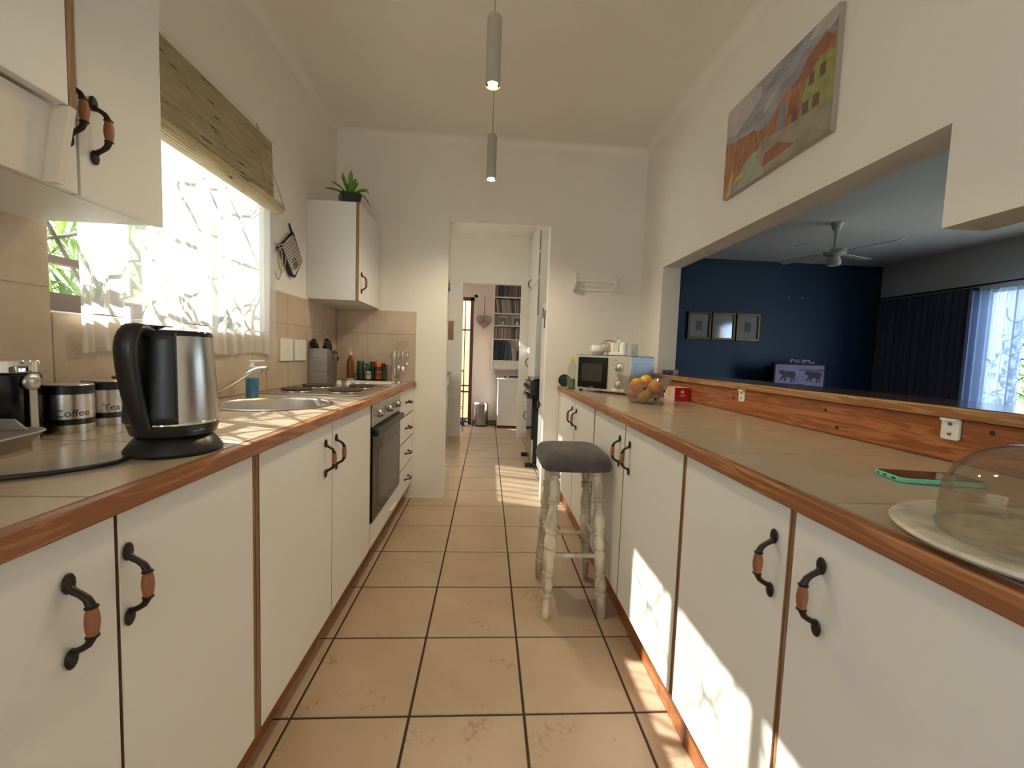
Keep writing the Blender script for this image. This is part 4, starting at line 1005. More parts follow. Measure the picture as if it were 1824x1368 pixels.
# ---- utensil box with tools
bx0, bx1, by0, by1 = -0.912, -0.797, 1.437, 1.605
t = thing('utensil_holder', 'square brushed steel box full of cooking utensils', 'utensil holder', ((bx0+bx1)/2, (by0+by1)/2, Z0))
m_ = MB(); w = 0.003
m_.box(bx0, bx1, by0, by0+w, Z0, 1.125); m_.box(bx0, bx1, by1-w, by1, Z0, 1.125); m_.box(bx0, bx0+w, by0+w, by1-w, Z0, 1.125); m_.box(bx1-w, bx1, by0+w, by1-w, Z0, 1.125); m_.box(bx0+w, bx1-w, by0+w, by1-w, Z0, Z0+w)
m_.build('box', 'steel_box', t, bevel=0.001, seg=1)
def ladle(name, lab, foot, tip, mat, headr, shape):
    t = thing(name, lab, 'utensil', foot)
    MB().tube([foot, tip], [0.004, 0.0045], 8).build('shaft', 'steel_flat' if mat != 'black_plastic' else 'black_plastic', t)
    d = (Vector(tip)-Vector(foot)).normalized(); c = Vector(tip)+d*headr*0.8
    q = Matrix.Translation(c) @ RZ(-0.6) @ RX(0.25)
    if shape == 'slotted':
        h_ = MB(); h_.lathe([(0.002, 0), (headr*0.8, 0.0), (headr, 0.003), (headr, 0.005), (headr*0.8, 0.004), (0.002, 0.003)], 28, q @ RX(PI/2), sx=0.85); h = h_.build('head', mat, t, smooth=35)
        for i in range(4):
            for j in range(5):
                a, b = (i-1.5)*headr*0.28, (j-2)*headr*0.26
                MB().box(a-0.002, a+0.002, -0.0065, -0.0045, b-0.003, b+0.003, q).build('slot', 'wicker', h)
    else:
        h_ = MB(); h_.sphere((0, 0, 0), headr, 20, 12, M=q @ Matrix.Diagonal((0.85, 0.42, 1.1, 1))); h_.build('head', mat, t, smooth=True)
ladle('serving_spoon', 'black nylon spoon leaning left in the steel box', (-0.85, 1.50, Z0+0.005), (-0.880, 1.47, 1.112), 'black_plastic', 0.040, 'spoon')
ladle('slotted_spoon', 'black slotted spoon leaning right in the steel box', (-0.845, 1.52, Z0+0.005), (-0.815, 1.50, 1.118), 'black_plastic', 0.042, 'slotted')
ladle('steel_ladle', 'shiny steel ladle between the two black spoons', (-0.85, 1.55, Z0+0.005), (-0.850, 1.54, 1.122), 'chrome', 0.034, 'spoon')
t = thing('whisk', 'wire whisk standing at the back of the steel box', 'whisk', (-0.87, 1.58, Z0+0.005))
MB().tube([(-0.87, 1.58, Z0+0.005), (-0.87, 1.57, 1.12)], 0.005, 8).build('shaft', 'steel_flat', t)
for i in range(5):
    a = i*PI/5
    MB().tube([(-0.87+0.024*math.sin(q)*math.cos(a), 1.57+0.024*math.sin(q)*math.sin(a), 1.12+0.05*(1-math.cos(q))) for q in [k*PI/6*1.0 for k in range(7)]], 0.0012, 5).build('wire', 'chrome', t, smooth=True)
t = thing('pot_hook_rack', 'two small dark spoons on hooks at the side of the steel box', 'utensil', (-0.788, 1.55, 1.02))
MB().box(-0.7968, -0.791, 1.52, 1.60, 1.092, 1.112).build('hook_bar', 'hotplate', t)
for y in (1.54, 1.58):
    MB().tube([(-0.791, y, 1.10), (-0.784, y, 1.10), (-0.783, y, 1.085)], 0.0025, 6).build('hook', 'steel_bin', t)
    MB().sphere((0, 0, 0), 0.013, 14, 8, M=T(-0.782, y, 1.062) @ Matrix.Diagonal((0.4, 0.8, 1.4, 1))).build('spoon_head', 'steel_bin' if y < 1.56 else 'black_plastic', t, smooth=True)

# ---- oil bottle
t = thing('oil_bottle', 'amber oil bottle with a pourer behind the steel box', 'bottle', (-0.772, 1.80, Z0)); K = T(-0.772, 1.80, Z0)
MB().lathe([(0.024, 0.022), (0.025, 0.028), (0.025, 0.13), (0.018, 0.16), (0.011, 0.175), (0.011, 0.185)], 24, K).build('glass', 'oil', t, smooth=35)
MB().lathe([(0.027, 0.0), (0.027, 0.022)], 24, K).build('coaster', 'label_pale', t, smooth=35)
MB().lathe([(0.0135, 0.185), (0.0135, 0.205), (0.005, 0.208), (0.003, 0.235)], 16, K).build('pourer', 'print_pale', t, smooth=35)

# ---- spice rack and jars
t = thing('spice_rack', 'small black wire rack holding spice jars behind the hob', 'rack', (-0.635, 1.83, Z0))
for z in (0.006, 0.055):
    m_ = MB(); m_.tube([(-0.735, 1.79, Z0+z), (-0.535, 1.79, Z0+z), (-0.535, 1.88, Z0+z), (-0.735, 1.88, Z0+z)], 0.0028, 6, closed=True); m_.build('wire', 'black_plastic', t)
for (x, y) in ((-0.735, 1.79), (-0.535, 1.79), (-0.535, 1.88), (-0.735, 1.88)): MB().cyl((x, y, Z0), (x, y, Z0+0.12 if x > -0.6 else Z0+0.06), 0.003, 6).build('post', 'black_plastic', t)
def jar(x, y, r, hgt, lid, lab, lbl, bodym='spice_glass'):
    t = thing('spice_jar', lab, 'jar', (x, y, Z0+0.004)); K = T(x, y, Z0+0.004)
    MB().lathe([(r*0.95, 0), (r, 0.004), (r, hgt*0.70), (r*0.85, hgt*0.76)], 24, K).build('jar_body', bodym, t, smooth=35)
    MB().lathe([(r*0.93, hgt*0.765), (r*0.93, hgt*0.985), (r*0.88, hgt)], 24, K).build('cap', lid, t, smooth=35)
    MB().lathe([(r*1.012, hgt*0.12), (r*1.012, hgt*0.55)], 24, K, cap0=False, cap1=False).build('label_wrap', lbl, t, smooth=35)
jar(-0.707, 1.825, 0.026, 0.142, 'spice_green', 'largest spice jar with a dark green lid', 'spice_green')
jar(-0.651, 1.815, 0.021, 0.128, 'lid_green', 'spice jar with a bright green lid and pale label', 'label_pale')
jar(-0.578, 1.815, 0.023, 0.138, 'lid_orange', 'spice jar with an orange lid and red label', 'label_red')
jar(-0.628, 1.860, 0.021, 0.140, 'lid_wine', 'spice jar with a wine-red lid behind the others', 'spice_green')
jar(-0.555, 1.860, 0.020, 0.128, 'black_plastic', 'spice jar with a black lid at the back right', 'spice_green')

# ---- hanging cutlery stand
t = thing('cutlery_stand', 'curved chrome stand with hanging measuring spoons near the end wall', 'stand', (-0.46, 1.86, Z0))
MB().lathe([(0.045, 0), (0.045, 0.006), (0.03, 0.009)], 28, T(-0.44, 1.865, Z0)).build('foot', 'chrome', t, smooth=35)
arcp = [(-0.493, 1.865, Z0+0.006)]+[(-0.493, 1.865, Z0+0.03+0.03*i) for i in range(7)]+[(-0.418-0.075*math.cos(a), 1.865, Z0+0.225+0.075*math.sin(a)) for a in [i*PI*0.72/10 for i in range(1, 11)]]
MB().tube(arcp, 0.0045, 8).build('bow', 'chrome', t, smooth=True)
MB().tube([(-0.493, 1.865, Z0+0.222), (-0.365, 1.865, Z0+0.222)], 0.003, 6).build('hook_rail', 'chrome', t)
MB().tube([(-0.482, 1.865, Z0+0.006), (-0.482, 1.865, Z0+0.222)], 0.003, 6).build('second_post', 'chrome', t)
for i, (x, L_, r_, nm) in enumerate(((-0.470, 0.20, 0.012, 'butter knife hanging first on the chrome stand'), (-0.442, 0.15, 0.016, 'serving fork hanging second on the chrome stand'), (-0.412, 0.16, 0.022, 'large round spoon hanging third on the chrome stand'), (-0.382, 0.115, 0.015, 'small scoop hanging last on the chrome stand'))):
    ct = thing('hanging_cutlery', nm, 'cutlery', (x, 1.85, Z0+0.222-L_), group='cutlery on the chrome stand')
    zt_ = Z0+0.226
    MB().tube([(x, 1.866, zt_+0.004), (x, 1.856, zt_+0.006), (x, 1.850, zt_-0.004), (x, 1.850, zt_-0.03), (x, 1.850, zt_-L_*0.72)], [0.003, 0.003, 0.005, 0.006, 0.003], 8, flat=0.5).build('stem', 'chrome', ct, smooth=True)
    MB().sphere((0, 0, 0), r_, 16, 10, M=T(x, 1.848, zt_-L_*0.72-r_*0.8) @ Matrix.Diagonal((0.8 if i else 0.5, 0.4, 1.15 if i else 3.0, 1))).build('blade' if i == 0 else 'head', 'chrome', ct, smooth=True)

# ---- oven mitt and string loop on the wall
t = thing('pot_holder', 'striped pot holder with navy border hanging on the wall by the cabinet', 'pot holder', (XL+0.002, 1.20, 1.53))
qd = [(1.213, 1.762), (1.078, 1.656), (1.205, 1.530), (1.235, 1.528), (1.335, 1.635)]   # (y,z)
cyq = sum(p[0] for p in qd)/5; czq = sum(p[1] for p in qd)/5
MQ = Matrix(((0, 0, 1, XL+0.012), (1, 0, 0, 0), (0, 1, 0, 0), (0, 0, 0, 1)))
pad = MB().prism([(cyq+(a-cyq)*0.985, czq+(b-czq)*0.985) for a, b in reversed(qd)], 0.012, MQ).build('pad', 'mitt_cloth', t, bevel=0.004)
MB().tube([(XL+0.018, a, b) for a, b in (qd[4], qd[0], qd[1], qd[2], qd[3], qd[4])], [0.004, 0.010, 0.011, 0.011, 0.009, 0.004], 8).build('binding', 'navy_cloth', t, smooth=True)
MB().tube([(XL+0.020, 1.213, 1.755), (XL+0.016, 1.200, 1.78), (XL+0.010, 1.195, 1.81)], [0.009, 0.008, 0.006], 8, flat=0.5).build('hanging_loop', 'navy_cloth', t, smooth=True)
for i in range(11):
    q = (i+0.7)/11.5
    # stripes run parallel to the upper-left edge
    a0 = Vector((1.213, 1.762)).lerp(Vector((1.335, 1.635)), q); b0 = Vector((1.078, 1.656)).lerp(Vector((1.205, 1.530)), q)
    c0 = a0.lerp(b0, 0.06); c1 = a0.lerp(b0, 0.93 if q < 0.85 else 0.80)
    m_ = MB(); m_.tube([(XL+0.0246, c0.x, c0.y), (XL+0.0250, (c0.x+c1.x)/2+0.004, (c0.y+c1.y)/2-0.004), (XL+0.0246, c1.x, c1.y)], 0.0022, 5); m_.build('stripe', 'stripe', pad)
for (a, b, r_) in ((1.225, 1.612, 0.016), (1.255, 1.600, 0.013), (1.232, 1.585, 0.012)):
    m_ = MB(); m_.tube(arc((XL+0.027, a, b), r_, 0, 2*PI*0.95, 12, 'yz'), 0.002, 5); m_.build('motif', 'stripe', pad)
t = thing('string_loop', 'loop of pale string hanging from a hook beside the curtain', 'string', (XL+0.02, 1.05, 1.47))
MB().box(XL+0.001, XL+0.010, 1.035, 1.075, 1.625, 1.665).build('hook_plate', 'steel_dull', t)
MB().tube([(XL+0.010, 1.066, 1.66), (XL+0.03, 1.072, 1.662), (XL+0.034, 1.082, 1.672)], 0.003, 6).build('hook', 'steel_dull', t)
m_ = MB(); m_.tube([(XL+0.022, 1.048+0.045*math.sin(a)*(1-0.3*math.cos(a)), 1.565-0.088*math.cos(a+PI)*-1) for a in [i*2*PI/24 for i in range(24)]], 0.0035, 6, closed=True); m_.build('loop', 'twine', t, smooth=True)
m_ = MB(); m_.tube([(XL+0.026, 1.082+0.038*math.sin(a)*(1-0.3*math.cos(a)), 1.585-0.064*math.cos(a+PI)*-1) for a in [i*2*PI/24 for i in range(24)]], 0.003, 6, closed=True); m_.build('loop', 'twine', t, smooth=True)

# ---- plant on the wall cabinet
t = thing('potted_succulent', 'spiky green plant in a square black pot on top of the wall cabinet', 'plant', (-0.705, 1.56, 2.0305))
K = T(-0.705, 1.56, 2.0305) @ RZ(0.5)
m_ = MB(); a, b, hh = 0.048, 0.062, 0.078
m_.add([(-a, -a, 0), (a, -a, 0), (a, a, 0), (-a, a, 0), (-b, -b, hh), (b, -b, hh), (b, b, hh), (-b, b, hh), (-b+.005, -b+.005, hh), (b-.005, -b+.005, hh), (b-.005, b-.005, hh), (-b+.005, b-.005, hh), (-b+.008, -b+.008, hh-.012), (b-.008, -b+.008, hh-.012), (b-.008, b-.008, hh-.012), (-b+.008, b-.008, hh-.012)],
      [(3, 2, 1, 0), (0, 1, 5, 4), (1, 2, 6, 5), (2, 3, 7, 6), (3, 0, 4, 7), (4, 5, 9, 8), (5, 6, 10, 9), (6, 7, 11, 10), (7, 4, 8, 11), (8, 9, 13, 12), (9, 10, 14, 13), (10, 11, 15, 14), (11, 8, 12, 15)], K)
pot = m_.build('pot', 'pot_black', t)
MB().box(-b+.008, b-.008, -b+.008, b-.008, hh-0.014, hh-0.011, K).build('soil', 'soil', pot)
RP = random.Random(5)
def leaf(az, L_, lift, droop, wmax):
    """thick tapering leaf with a folded middle, arching out from the pot's centre"""
    vs = []; fs = []; n_ = 9
    for i in range(n_+1):
        s_ = i/n_
        r_ = L_*(s_*math.cos(lift)); z = L_*s_*math.sin(lift)-droop*s_*s_*L_
        wd = wmax*(0.55+0.9*s_)*(1-s_)**0.62*1.15 if s_ < 1 else 0.0003
        for k_, (q, zz) in enumerate(((-1, 0.25), (0, -0.12), (1, 0.25), (0, -0.42))):
            vs.append((r_, q*wd, z+zz*wd))
    for i in range(n_):
        for k_ in range(4): fs.append((i*4+k_, i*4+(k_+1) % 4, (i+1)*4+(k_+1) % 4, (i+1)*4+k_))
    MB().add(vs, fs, T(-0.705, 1.56, 2.0305+hh-0.014) @ RZ(az)).build('leaf', 'leaf', t, smooth=True)
for az, L_, lift, droop, wm in ((3.15, 0.20, 0.95, 0.35, 0.021), (3.35, 0.185, 0.62, 0.38, 0.020), (2.6, 0.20, 1.15, 0.15, 0.019), (3.9, 0.17, 1.25, 0.1, 0.020), (5.2, 0.17, 1.35, 0.05, 0.022), (0.1, 0.19, 0.85, 0.55, 0.019), (5.9, 0.20, 0.75, 0.95, 0.021),
                                (6.2, 0.215, 0.85, 1.05, 0.019), (0.5, 0.20, 0.95, 0.45, 0.018), (1.3, 0.18, 1.2, 0.1, 0.018), (4.6, 0.15, 1.1, 0.5, 0.020), (2.0, 0.17, 1.0, 0.3, 0.018), (5.5, 0.17, 0.9, 0.4, 0.018), (4.2, 0.11, 0.7, 0.9, 0.020), (0.9, 0.15, 1.2, 0.1, 0.016)):
    leaf(az, L_, lift, droop, wm)

# ================================================================= BAR STOOL
t = thing('bar_stool', 'whitewashed turned-leg bar stool with grey velvet cushion seat', 'stool', (0.615, 0.638, 0.0))
def seat(u, v, top):
    x = u*2-1; y = v*2-1
    return x, y
m_ = MB(); n_ = 40; sx_, sy_ = 0.152, 0.176
def ring(s_, z, e=0.33, wob=0):
    o = []
    for i in range(n_):
        a = 2*PI*i/n_; c, q = math.cos(a), math.sin(a)
        x = sx_*s_*abs(c)**e*(1 if c >= 0 else -1); y = sy_*s_*abs(q)**e*(1 if q >= 0 else -1)
        o.append((0.608+x, 0.638+y, z+wob*math.sin(a*9)))
    return o
rg = [ring(0.90, 0.640), ring(0.985, 0.642, wob=0.001), ring(1.01, 0.655), ring(1.0, 0.672), ring(0.965, 0.690), ring(0.90, 0.703), ring(0.75, 0.712), ring(0.5, 0.717), ring(0.25, 0.719), ring(0.02, 0.7195)]
vs = [p for r_ in rg for p in r_]; fs = [(j*n_+i, j*n_+(i+1) % n_, (j+1)*n_+(i+1) % n_, (j+1)*n_+i) for j in range(len(rg)-1) for i in range(n_)]
fs += [tuple(reversed(range(n_))), tuple((len(rg)-1)*n_+i for i in range(n_))]
m_.add(vs, fs); m_.build('seat_cushion', 'grey_velvet', t, smooth=60)
LEGP_ = [(0, 0.0155), (0.01, 0.0165), (0.06, 0.0195), (0.115, 0.0225), (0.14, 0.021), (0.15, 0.0245), (0.165, 0.0245), (0.172, 0.019), (0.18, 0.0215), (0.21, 0.025), (0.25, 0.0235), (0.275, 0.018), (0.285, 0.0235), (0.298, 0.0235), (0.305, 0.019),
        (0.32, 0.0225), (0.40, 0.0255), (0.445, 0.0255), (0.455, 0.021), (0.47, 0.026), (0.51, 0.0275), (0.545, 0.023), (0.555, 0.0195), (0.565, 0.0255), (0.58, 0.0255), (0.59, 0.021), (0.62, 0.0265), (0.66, 0.0265), (0.72, 0.0205), (0.755, 0.0185),
        (0.762, 0.0245), (0.775, 0.0245), (0.782, 0.019), (0.79, 0.0245), (0.802, 0.0245), (0.812, 0.0195), (0.85, 0.0235), (0.90, 0.0225), (0.925, 0.018), (0.935, 0.022), (0.95, 0.022), (0.96, 0.019), (1.0, 0.021)]
LEGP = [(a, 0.0215+(b-0.0215)*1.35) if 0.02 < a < 0.99 else (a, b) for a, b in LEGP_]
LEGS = {'fl': ((0.489, 0.478, 0), (0.520, 0.535, 0.641)), 'fr': ((0.737, 0.478, 0), (0.703, 0.535, 0.641)), 'bl': ((0.499, 0.800, 0), (0.530, 0.745, 0.641)), 'br': ((0.737, 0.800, 0), (0.705, 0.745, 0.641))}
for k_, (p, q) in LEGS.items(): MB().rod(p, q, LEGP, 16).build('leg', 'whitewash', t, smooth=30)
def onleg(k_, z):
    p, q = map(Vector, LEGS[k_]); return p.lerp(q, z/0.641)
for a, b, z in (('fl', 'fr', 0.265), ('bl', 'br', 0.245), ('fl', 'bl', 0.315), ('fr', 'br', 0.315)):
    MB().rod(onleg(a, z), onleg(b, z), [(0, 0.009), (0.2, 0.0105), (0.5, 0.011), (0.8, 0.0105), (1, 0.009)], 12).build('stretcher', 'whitewash', t, smooth=40)

# ================================================================= RIGHT WORKTOP THINGS
# ---- microwave standing askew in the corner
ma = math.atan2(-0.326, 0.267)
MWM = T(0.812, 1.589, 0) @ RZ(ma)          # local x along the front (0..0.42), local y to the back
mw = bpy.data.objects.new('microwave', None); COL.objects.link(mw); mw.location = (0.812, 1.589, ZT+0.0005); mw.rotation_euler = (0, 0, ma); mw.empty_display_size = 0.05
tag(mw, 'silver and black microwave standing askew in the far corner of the right worktop', 'microwave')
def L(m_, name, mat, parent=mw, **kw): return m_.build(name, mat, parent, local=True, **kw)
wM, dM, z0M, z1M = 0.421, 0.295, 0.014, 0.242
body = L(MB().box(0.0, wM, 0.018, dM, z0M, z1M), 'casing', 'microwave_side', bevel=0.003)
L(MB().box(0.0, wM, 0.0, 0.0178, z0M, z1M), 'front_frame', 'microwave_silver', bevel=0.003)
d = L(MB().box(0.027, 0.262, -0.006, -0.0002, z0M+0.014, z1M-0.012), 'door_glass', 'black_gloss', bevel=0.002)
L(MB().prism(rrect(0.165, 0.115, 0.006), 0.0008, T(0.142, -0.0062, 0.130) @ RX(PI/2)), 'window', 'glass_inner', d)
L(MB().box(0.130, 0.158, -0.0068, -0.0062, 0.033, 0.039), 'badge', 'steel_flat', d)
L(MB().box(0.292, 0.405, -0.0012, -0.0002, z0M+0.01, z1M-0.01), 'control_panel', 'microwave_silver')
for z, nm in ((0.168, 'knob'), (0.062, 'knob')):
    k = L(MB().lathe([(0.023, 0), (0.023, 0.004), (0.019, 0.006), (0.018, 0.02), (0.015, 0.022)], 24, T(0.345, -0.0013, z) @ RX(PI/2)), 'knob', 'steel_flat', smooth=35)
    L(MB().tube(arc((0.345, -0.0018, z), 0.031, -0.6, PI+0.6, 16, 'xz'), 0.0008, 4), 'scale_mark', 'ink')
L(MB().box(0.308, 0.330, -0.0018, -0.0013, 0.216, 0.219), 'scale_mark', 'ink')
L(MB().box(0.300, 0.395, -0.004, -0.0013, 0.022, 0.036), 'door_button', 'white_plastic', bevel=0.001)
m_ = MB(); m_.prism(rrect(0.20, 0.14, 0.02), 0.003, T(wM-0.001, 0.16, 0.13) @ RZ(PI/2) @ RX(PI/2)); L(m_, 'side_panel', 'microwave_side', bevel=0.0025)
for (x, y) in ((0.03, 0.03), (wM-0.03, 0.03), (0.03, dM-0.03), (wM-0.03, dM-0.03)): L(MB().lathe([(0.012, 0), (0.014, 0.0145)], 14, T(x, y, 0)), 'foot', 'black_plastic')
def mwp(u, v, z): return tuple(MWM @ Vector((u, v, z)))
ZM = ZT+0.0005+z1M
m_ = MB(); m_.box(-0.004, wM-0.01, 0.012, dM+0.004, ZM+0.0004, ZM+0.0035, MWM); tag(m_.build('cloth_mat', 'black_matte'), 'thin dark mat covering the top of the microwave', 'mat')
ZM2 = ZM+0.0042
# creamer
px_, py_, _z = mwp(0.115, 0.09, 0)
t = thing('milk_jug', 'round white ceramic milk jug on the microwave', 'jug', (px_, py_, ZM2), rz=ma); K = T(px_, py_, ZM2) @ RZ(ma)
MB().lathe([(0.026, 0), (0.028, 0.003), (0.044, 0.022), (0.048, 0.040), (0.044, 0.058), (0.042, 0.066), (0.039, 0.066), (0.042, 0.05)], 32, T(0, 0, 0), cap1=False).build('jug_body', 'ceramic', t, smooth=40, local=True)
MB().tube([(-0.044, 0, 0.055), (-0.060, 0, 0.056), (-0.068, 0, 0.044), (-0.064, 0, 0.030), (-0.046, 0, 0.022)], 0.0042, 8).build('handle', 'ceramic', t, smooth=True, local=True)
MB().prism([(0.030, -0.016), (0.062, 0), (0.030, 0.016)], 0.012, T(0, 0, 0.058)).build('spout', 'ceramic', t, local=True, bevel=0.003)
# gold napkin holder
px_, py_, _z = mwp(0.125, 0.20, 0)
t = thing('napkin_holder', 'round gold wire napkin holder with a branch motif behind the jug', 'napkin holder', (px_, py_, ZM2), rz=ma)
for yy in (-0.014, 0.014):
    MB().tube([(0.072*math.cos(a), yy, 0.034+0.072*math.sin(a)) for a in [-0.45+i*(PI+0.9)/22 for i in range(23)]], 0.0024, 6).build('hoop', 'gold', t, smooth=True, local=True)
    for pth in ([(-0.055, yy, 0.030), (0.055, yy, 0.030)], [(0, yy, 0.0), (0.004, yy, 0.04), (0.02, yy, 0.07)], [(0.004, yy, 0.04), (-0.02, yy, 0.085)], [(0.0, yy, 0.02), (-0.03, yy, 0.05)], [(0.01, yy, 0.055), (0.035, yy, 0.06)]):
        MB().tube(pth, 0.0020, 5).build('branch', 'gold', t, local=True)
MB().box(-0.056, 0.056, -0.016, 0.016, 0, 0.003).build('foot', 'gold', t, local=True)
# white cruet set
px_, py_, _z = mwp(0.270, 0.10, 0)
t = thing('cruet_stand', 'white ceramic cruet stand with a loop handle on the microwave', 'cruet', (px_, py_, ZM2), rz=ma)
m_ = MB(); m_.prism(rrect(0.128, 0.055, 0.02), 0.022, T(0, 0, 0)); m_.build('tray', 'ceramic', t, local=True, bevel=0.003)
MB().tube([(-0.008, 0, 0.02), (-0.008, 0, 0.085), (-0.002, 0, 0.096), (0.008, 0, 0.096), (0.012, 0, 0.085), (0.012, 0, 0.02)], 0.006, 8).build('loop_handle', 'ceramic', t, smooth=True, local=True)
for x in (-0.036, 0.038):
    ct = thing('salt_shaker', 'fluted white shaker on the %s of the cruet stand' % ('left' if x < 0 else 'right'), 'shaker', tuple(Vector((px_, py_, ZM2+0.0225))+RZ(ma).to_3x3() @ Vector((x, 0, 0))), rz=ma)
    pts = []
    for i in range(32):
        a = 2*PI*i/32; r_ = 0.021 if i % 2 == 0 else 0.0195; pts.append((r_*math.cos(a), r_*math.sin(a)))
    MB().prism(pts, 0.058).build('shaker_body', 'ceramic', ct, local=True)
    MB().lathe([(0.0195, 0.0583), (0.018, 0.062), (0.001, 0.064)], 24, cap1=False).build('cap', 'ceramic', ct, local=True, smooth=35)
px_, py_, _z = mwp(0.352, 0.16, 0)
t = thing('glass_tumbler', 'clear glass tumbler at the right end of the microwave top', 'glass', (px_, py_, ZM2)); K = T(px_, py_, ZM2)
MB().lathe([(0.022, 0), (0.023, 0.004), (0.028, 0.078), (0.026, 0.078), (0.021, 0.008)], 28, K).build('glass_wall', 'tumbler', t, smooth=35)
# water bottle and dark plate
t = thing('water_bottle', 'ribbed clear plastic water bottle with a yellow cap beside the microwave', 'bottle', (0.806, 1.665, Z0)); K = T(0.806, 1.665, Z0)
MB().lathe([(0.024, 0.0), (0.030, 0.006), (0.032, 0.02), (0.029, 0.035), (0.032, 0.05), (0.029, 0.065), (0.032, 0.08), (0.028, 0.098), (0.030, 0.115), (0.031, 0.14), (0.029, 0.165), (0.016, 0.19), (0.0125, 0.197), (0.0125, 0.205)], 28, K, cap1=False).build('bottle_body', 'bottle_clear', t, smooth=50)
MB().lathe([(0.023, 0.002), (0.028, 0.007), (0.030, 0.02), (0.0275, 0.035), (0.030, 0.05), (0.0275, 0.065), (0.029, 0.075)], 28, K).build('water', 'green_water', t, smooth=50)
MB().lathe([(0.014, 0.205), (0.014, 0.216), (0.008, 0.222), (0.008, 0.232)], 20, K).build('cap', 'yellow_cap', t, smooth=35)
t = thing('dark_plate', 'dark round plate leaning on the wall behind the water bottle', 'plate', (0.795, 1.86, Z0))
MB().lathe([(0.002, 0), (0.035, 0.001), (0.048, 0.008), (0.0475, 0.010), (0.034, 0.004), (0.002, 0.003)], 32, T(0.79, 1.86, Z0+0.0475) @ RX(PI/2-0.22)).build('plate_disc', 'spice_glass', t, smooth=35)

# ---- fruit bowl
fx, fy = 1.025, 0.885
t = thing('fruit_bowl', 'flared smoky glass fruit bowl full of oranges', 'bowl', (fx, fy, Z0))
def bowl_pt(r, z, a):
    return (fx+r*math.cos(a), fy+r*math.sin(a), Z0+z+0.012*max(0, (z-0.08)/0.05)*math.cos(2*(a+0.45)))
prof = [(0.062, 0.0), (0.066, 0.004), (0.083, 0.03), (0.104, 0.065), (0.124, 0.10), (0.141, 0.132)]
n_ = 56; vs = [bowl_pt(r, z, 2*PI*i/n_) for r, z in prof for i in range(n_)]
fs = [(j*n_+i, j*n_+(i+1) % n_, (j+1)*n_+(i+1) % n_, (j+1)*n_+i) for j in range(len(prof)-1) for i in range(n_)]+[tuple(reversed(range(n_)))]
MB().add(vs, fs).build('bowl_wall', 'bowl_glass', t, smooth=40)
for a, z in ((-0.75, 0.07), (-1.9, 0.085), (-1.2, 0.03)):
    r = 0.0835+(z-0.03)*0.58
    MB().sphere((0, 0, 0), 0.008, 12, 8, M=T(fx+(r+0.002)*math.cos(a), fy+(r+0.002)*math.sin(a), Z0+z) @ RZ(a) @ Matrix.Diagonal((0.3, 1, 1, 1))).build('glass_bead', 'lid_wine', t, smooth=True)
FR = [(-0.046, -0.030, 0.092, 0.040, 'orange_skin', 'large orange at the upper left of the fruit bowl'), (0.048, -0.032, 0.086, 0.037, 'orange_skin', 'orange at the upper right of the fruit bowl'),
      (-0.010, -0.040, 0.043, 0.034, 'lemon_skin', 'yellowish orange low at the front of the fruit bowl'), (0.034, 0.016, 0.045, 0.032, 'orange_skin', 'orange half hidden low on the right in the fruit bowl'),
      (-0.032, 0.036, 0.052, 0.034, 'orange_skin', 'orange at the back left of the fruit bowl'), (0.030, 0.048, 0.112, 0.034, 'lemon_skin', 'yellow orange on top at the back of the fruit bowl')]
for dx, dy, dz, r, mt, lab in FR:
    t = thing('orange', lab, 'orange', (fx+dx, fy+dy, Z0+dz-r), group='oranges in the glass bowl')
    MB().sphere((fx+dx, fy+dy, Z0+dz), r, 24, 16, sz=0.95).build('peel', mt, t, smooth=True)
    av = Vector((-0.3+dx*6, -0.8, 0.2)).normalized(); cc = Vector((fx+dx, fy+dy, Z0+dz))+av*r*0.97
    MB().sphere((0, 0, 0), 0.0035, 8, 6, M=T(*cc)).build('stem_end', 'calyx', t)

# ---- box by the board: red front, pale pink side
t = thing('tea_box', 'small box with a red front and pale pink side by the pine board', 'box', (1.256, 1.02, Z0))
MB().box(1.257, 1.342, 1.0210, 1.160, Z0, Z0+0.076).build('carton', 'pink_box', t, bevel=0.001)
MB().box(1.2568, 1.3422, 1.0198, 1.0208, Z0+0.0005, Z0+0.0755).build('red_front', 'red_box', t)
MB().lathe([(0.0065, 0), (0.0095, 0.0003), (0.0095, 0.0006), (0.0065, 0.0008)], 20, T(1.300, 1.0197, Z0+0.052) @ RX(PI/2)).build('emblem', 'print_pale', t)
MB().box(1.281, 1.319, 1.0191, 1.0197, Z0+0.032, Z0+0.0345).build('print_line', 'print_pale', t)
MB().box(1.291, 1.309, 1.0191, 1.0197, Z0+0.0255, Z0+0.0275).build('print_line', 'print_pale', t)
MB().tube([(1.2566, 1.09+0.014*math.cos(a), Z0+0.045+0.018*math.sin(a)) for a in [i*2*PI/16 for i in range(16)]], 0.0012, 5, closed=True).build('print_ring', 'wicker', t)

# ---- phone
t = thing('smartphone', 'smartphone in a mint green case lying by the cake dome', 'phone', (1.105, -0.447, Z0), rz=math.radians(-11))
pt_ = rrect(0.155, 0.076, 0.012, 5)
MB().prism(pt_, 0.0095).build('case', 'mint', t, local=True, bevel=0.002)
MB().prism(rrect(0.147, 0.068, 0.009, 5), 0.0006, T(0, 0, 0.0096)).build('screen', 'screen_dark', t, local=True)
for y, w_, rr in ((0.021, 0.004, 1), (0.003, 0.008, 0), (-0.020, 0.010, 0)):
    for sg in (1, -1):
        MB().box(sg*0.0776-0.0004, sg*0.0776+0.0004, y-w_/2, y+w_/2, 0.0035, 0.0072).build('port', 'black_matte', t, local=True)

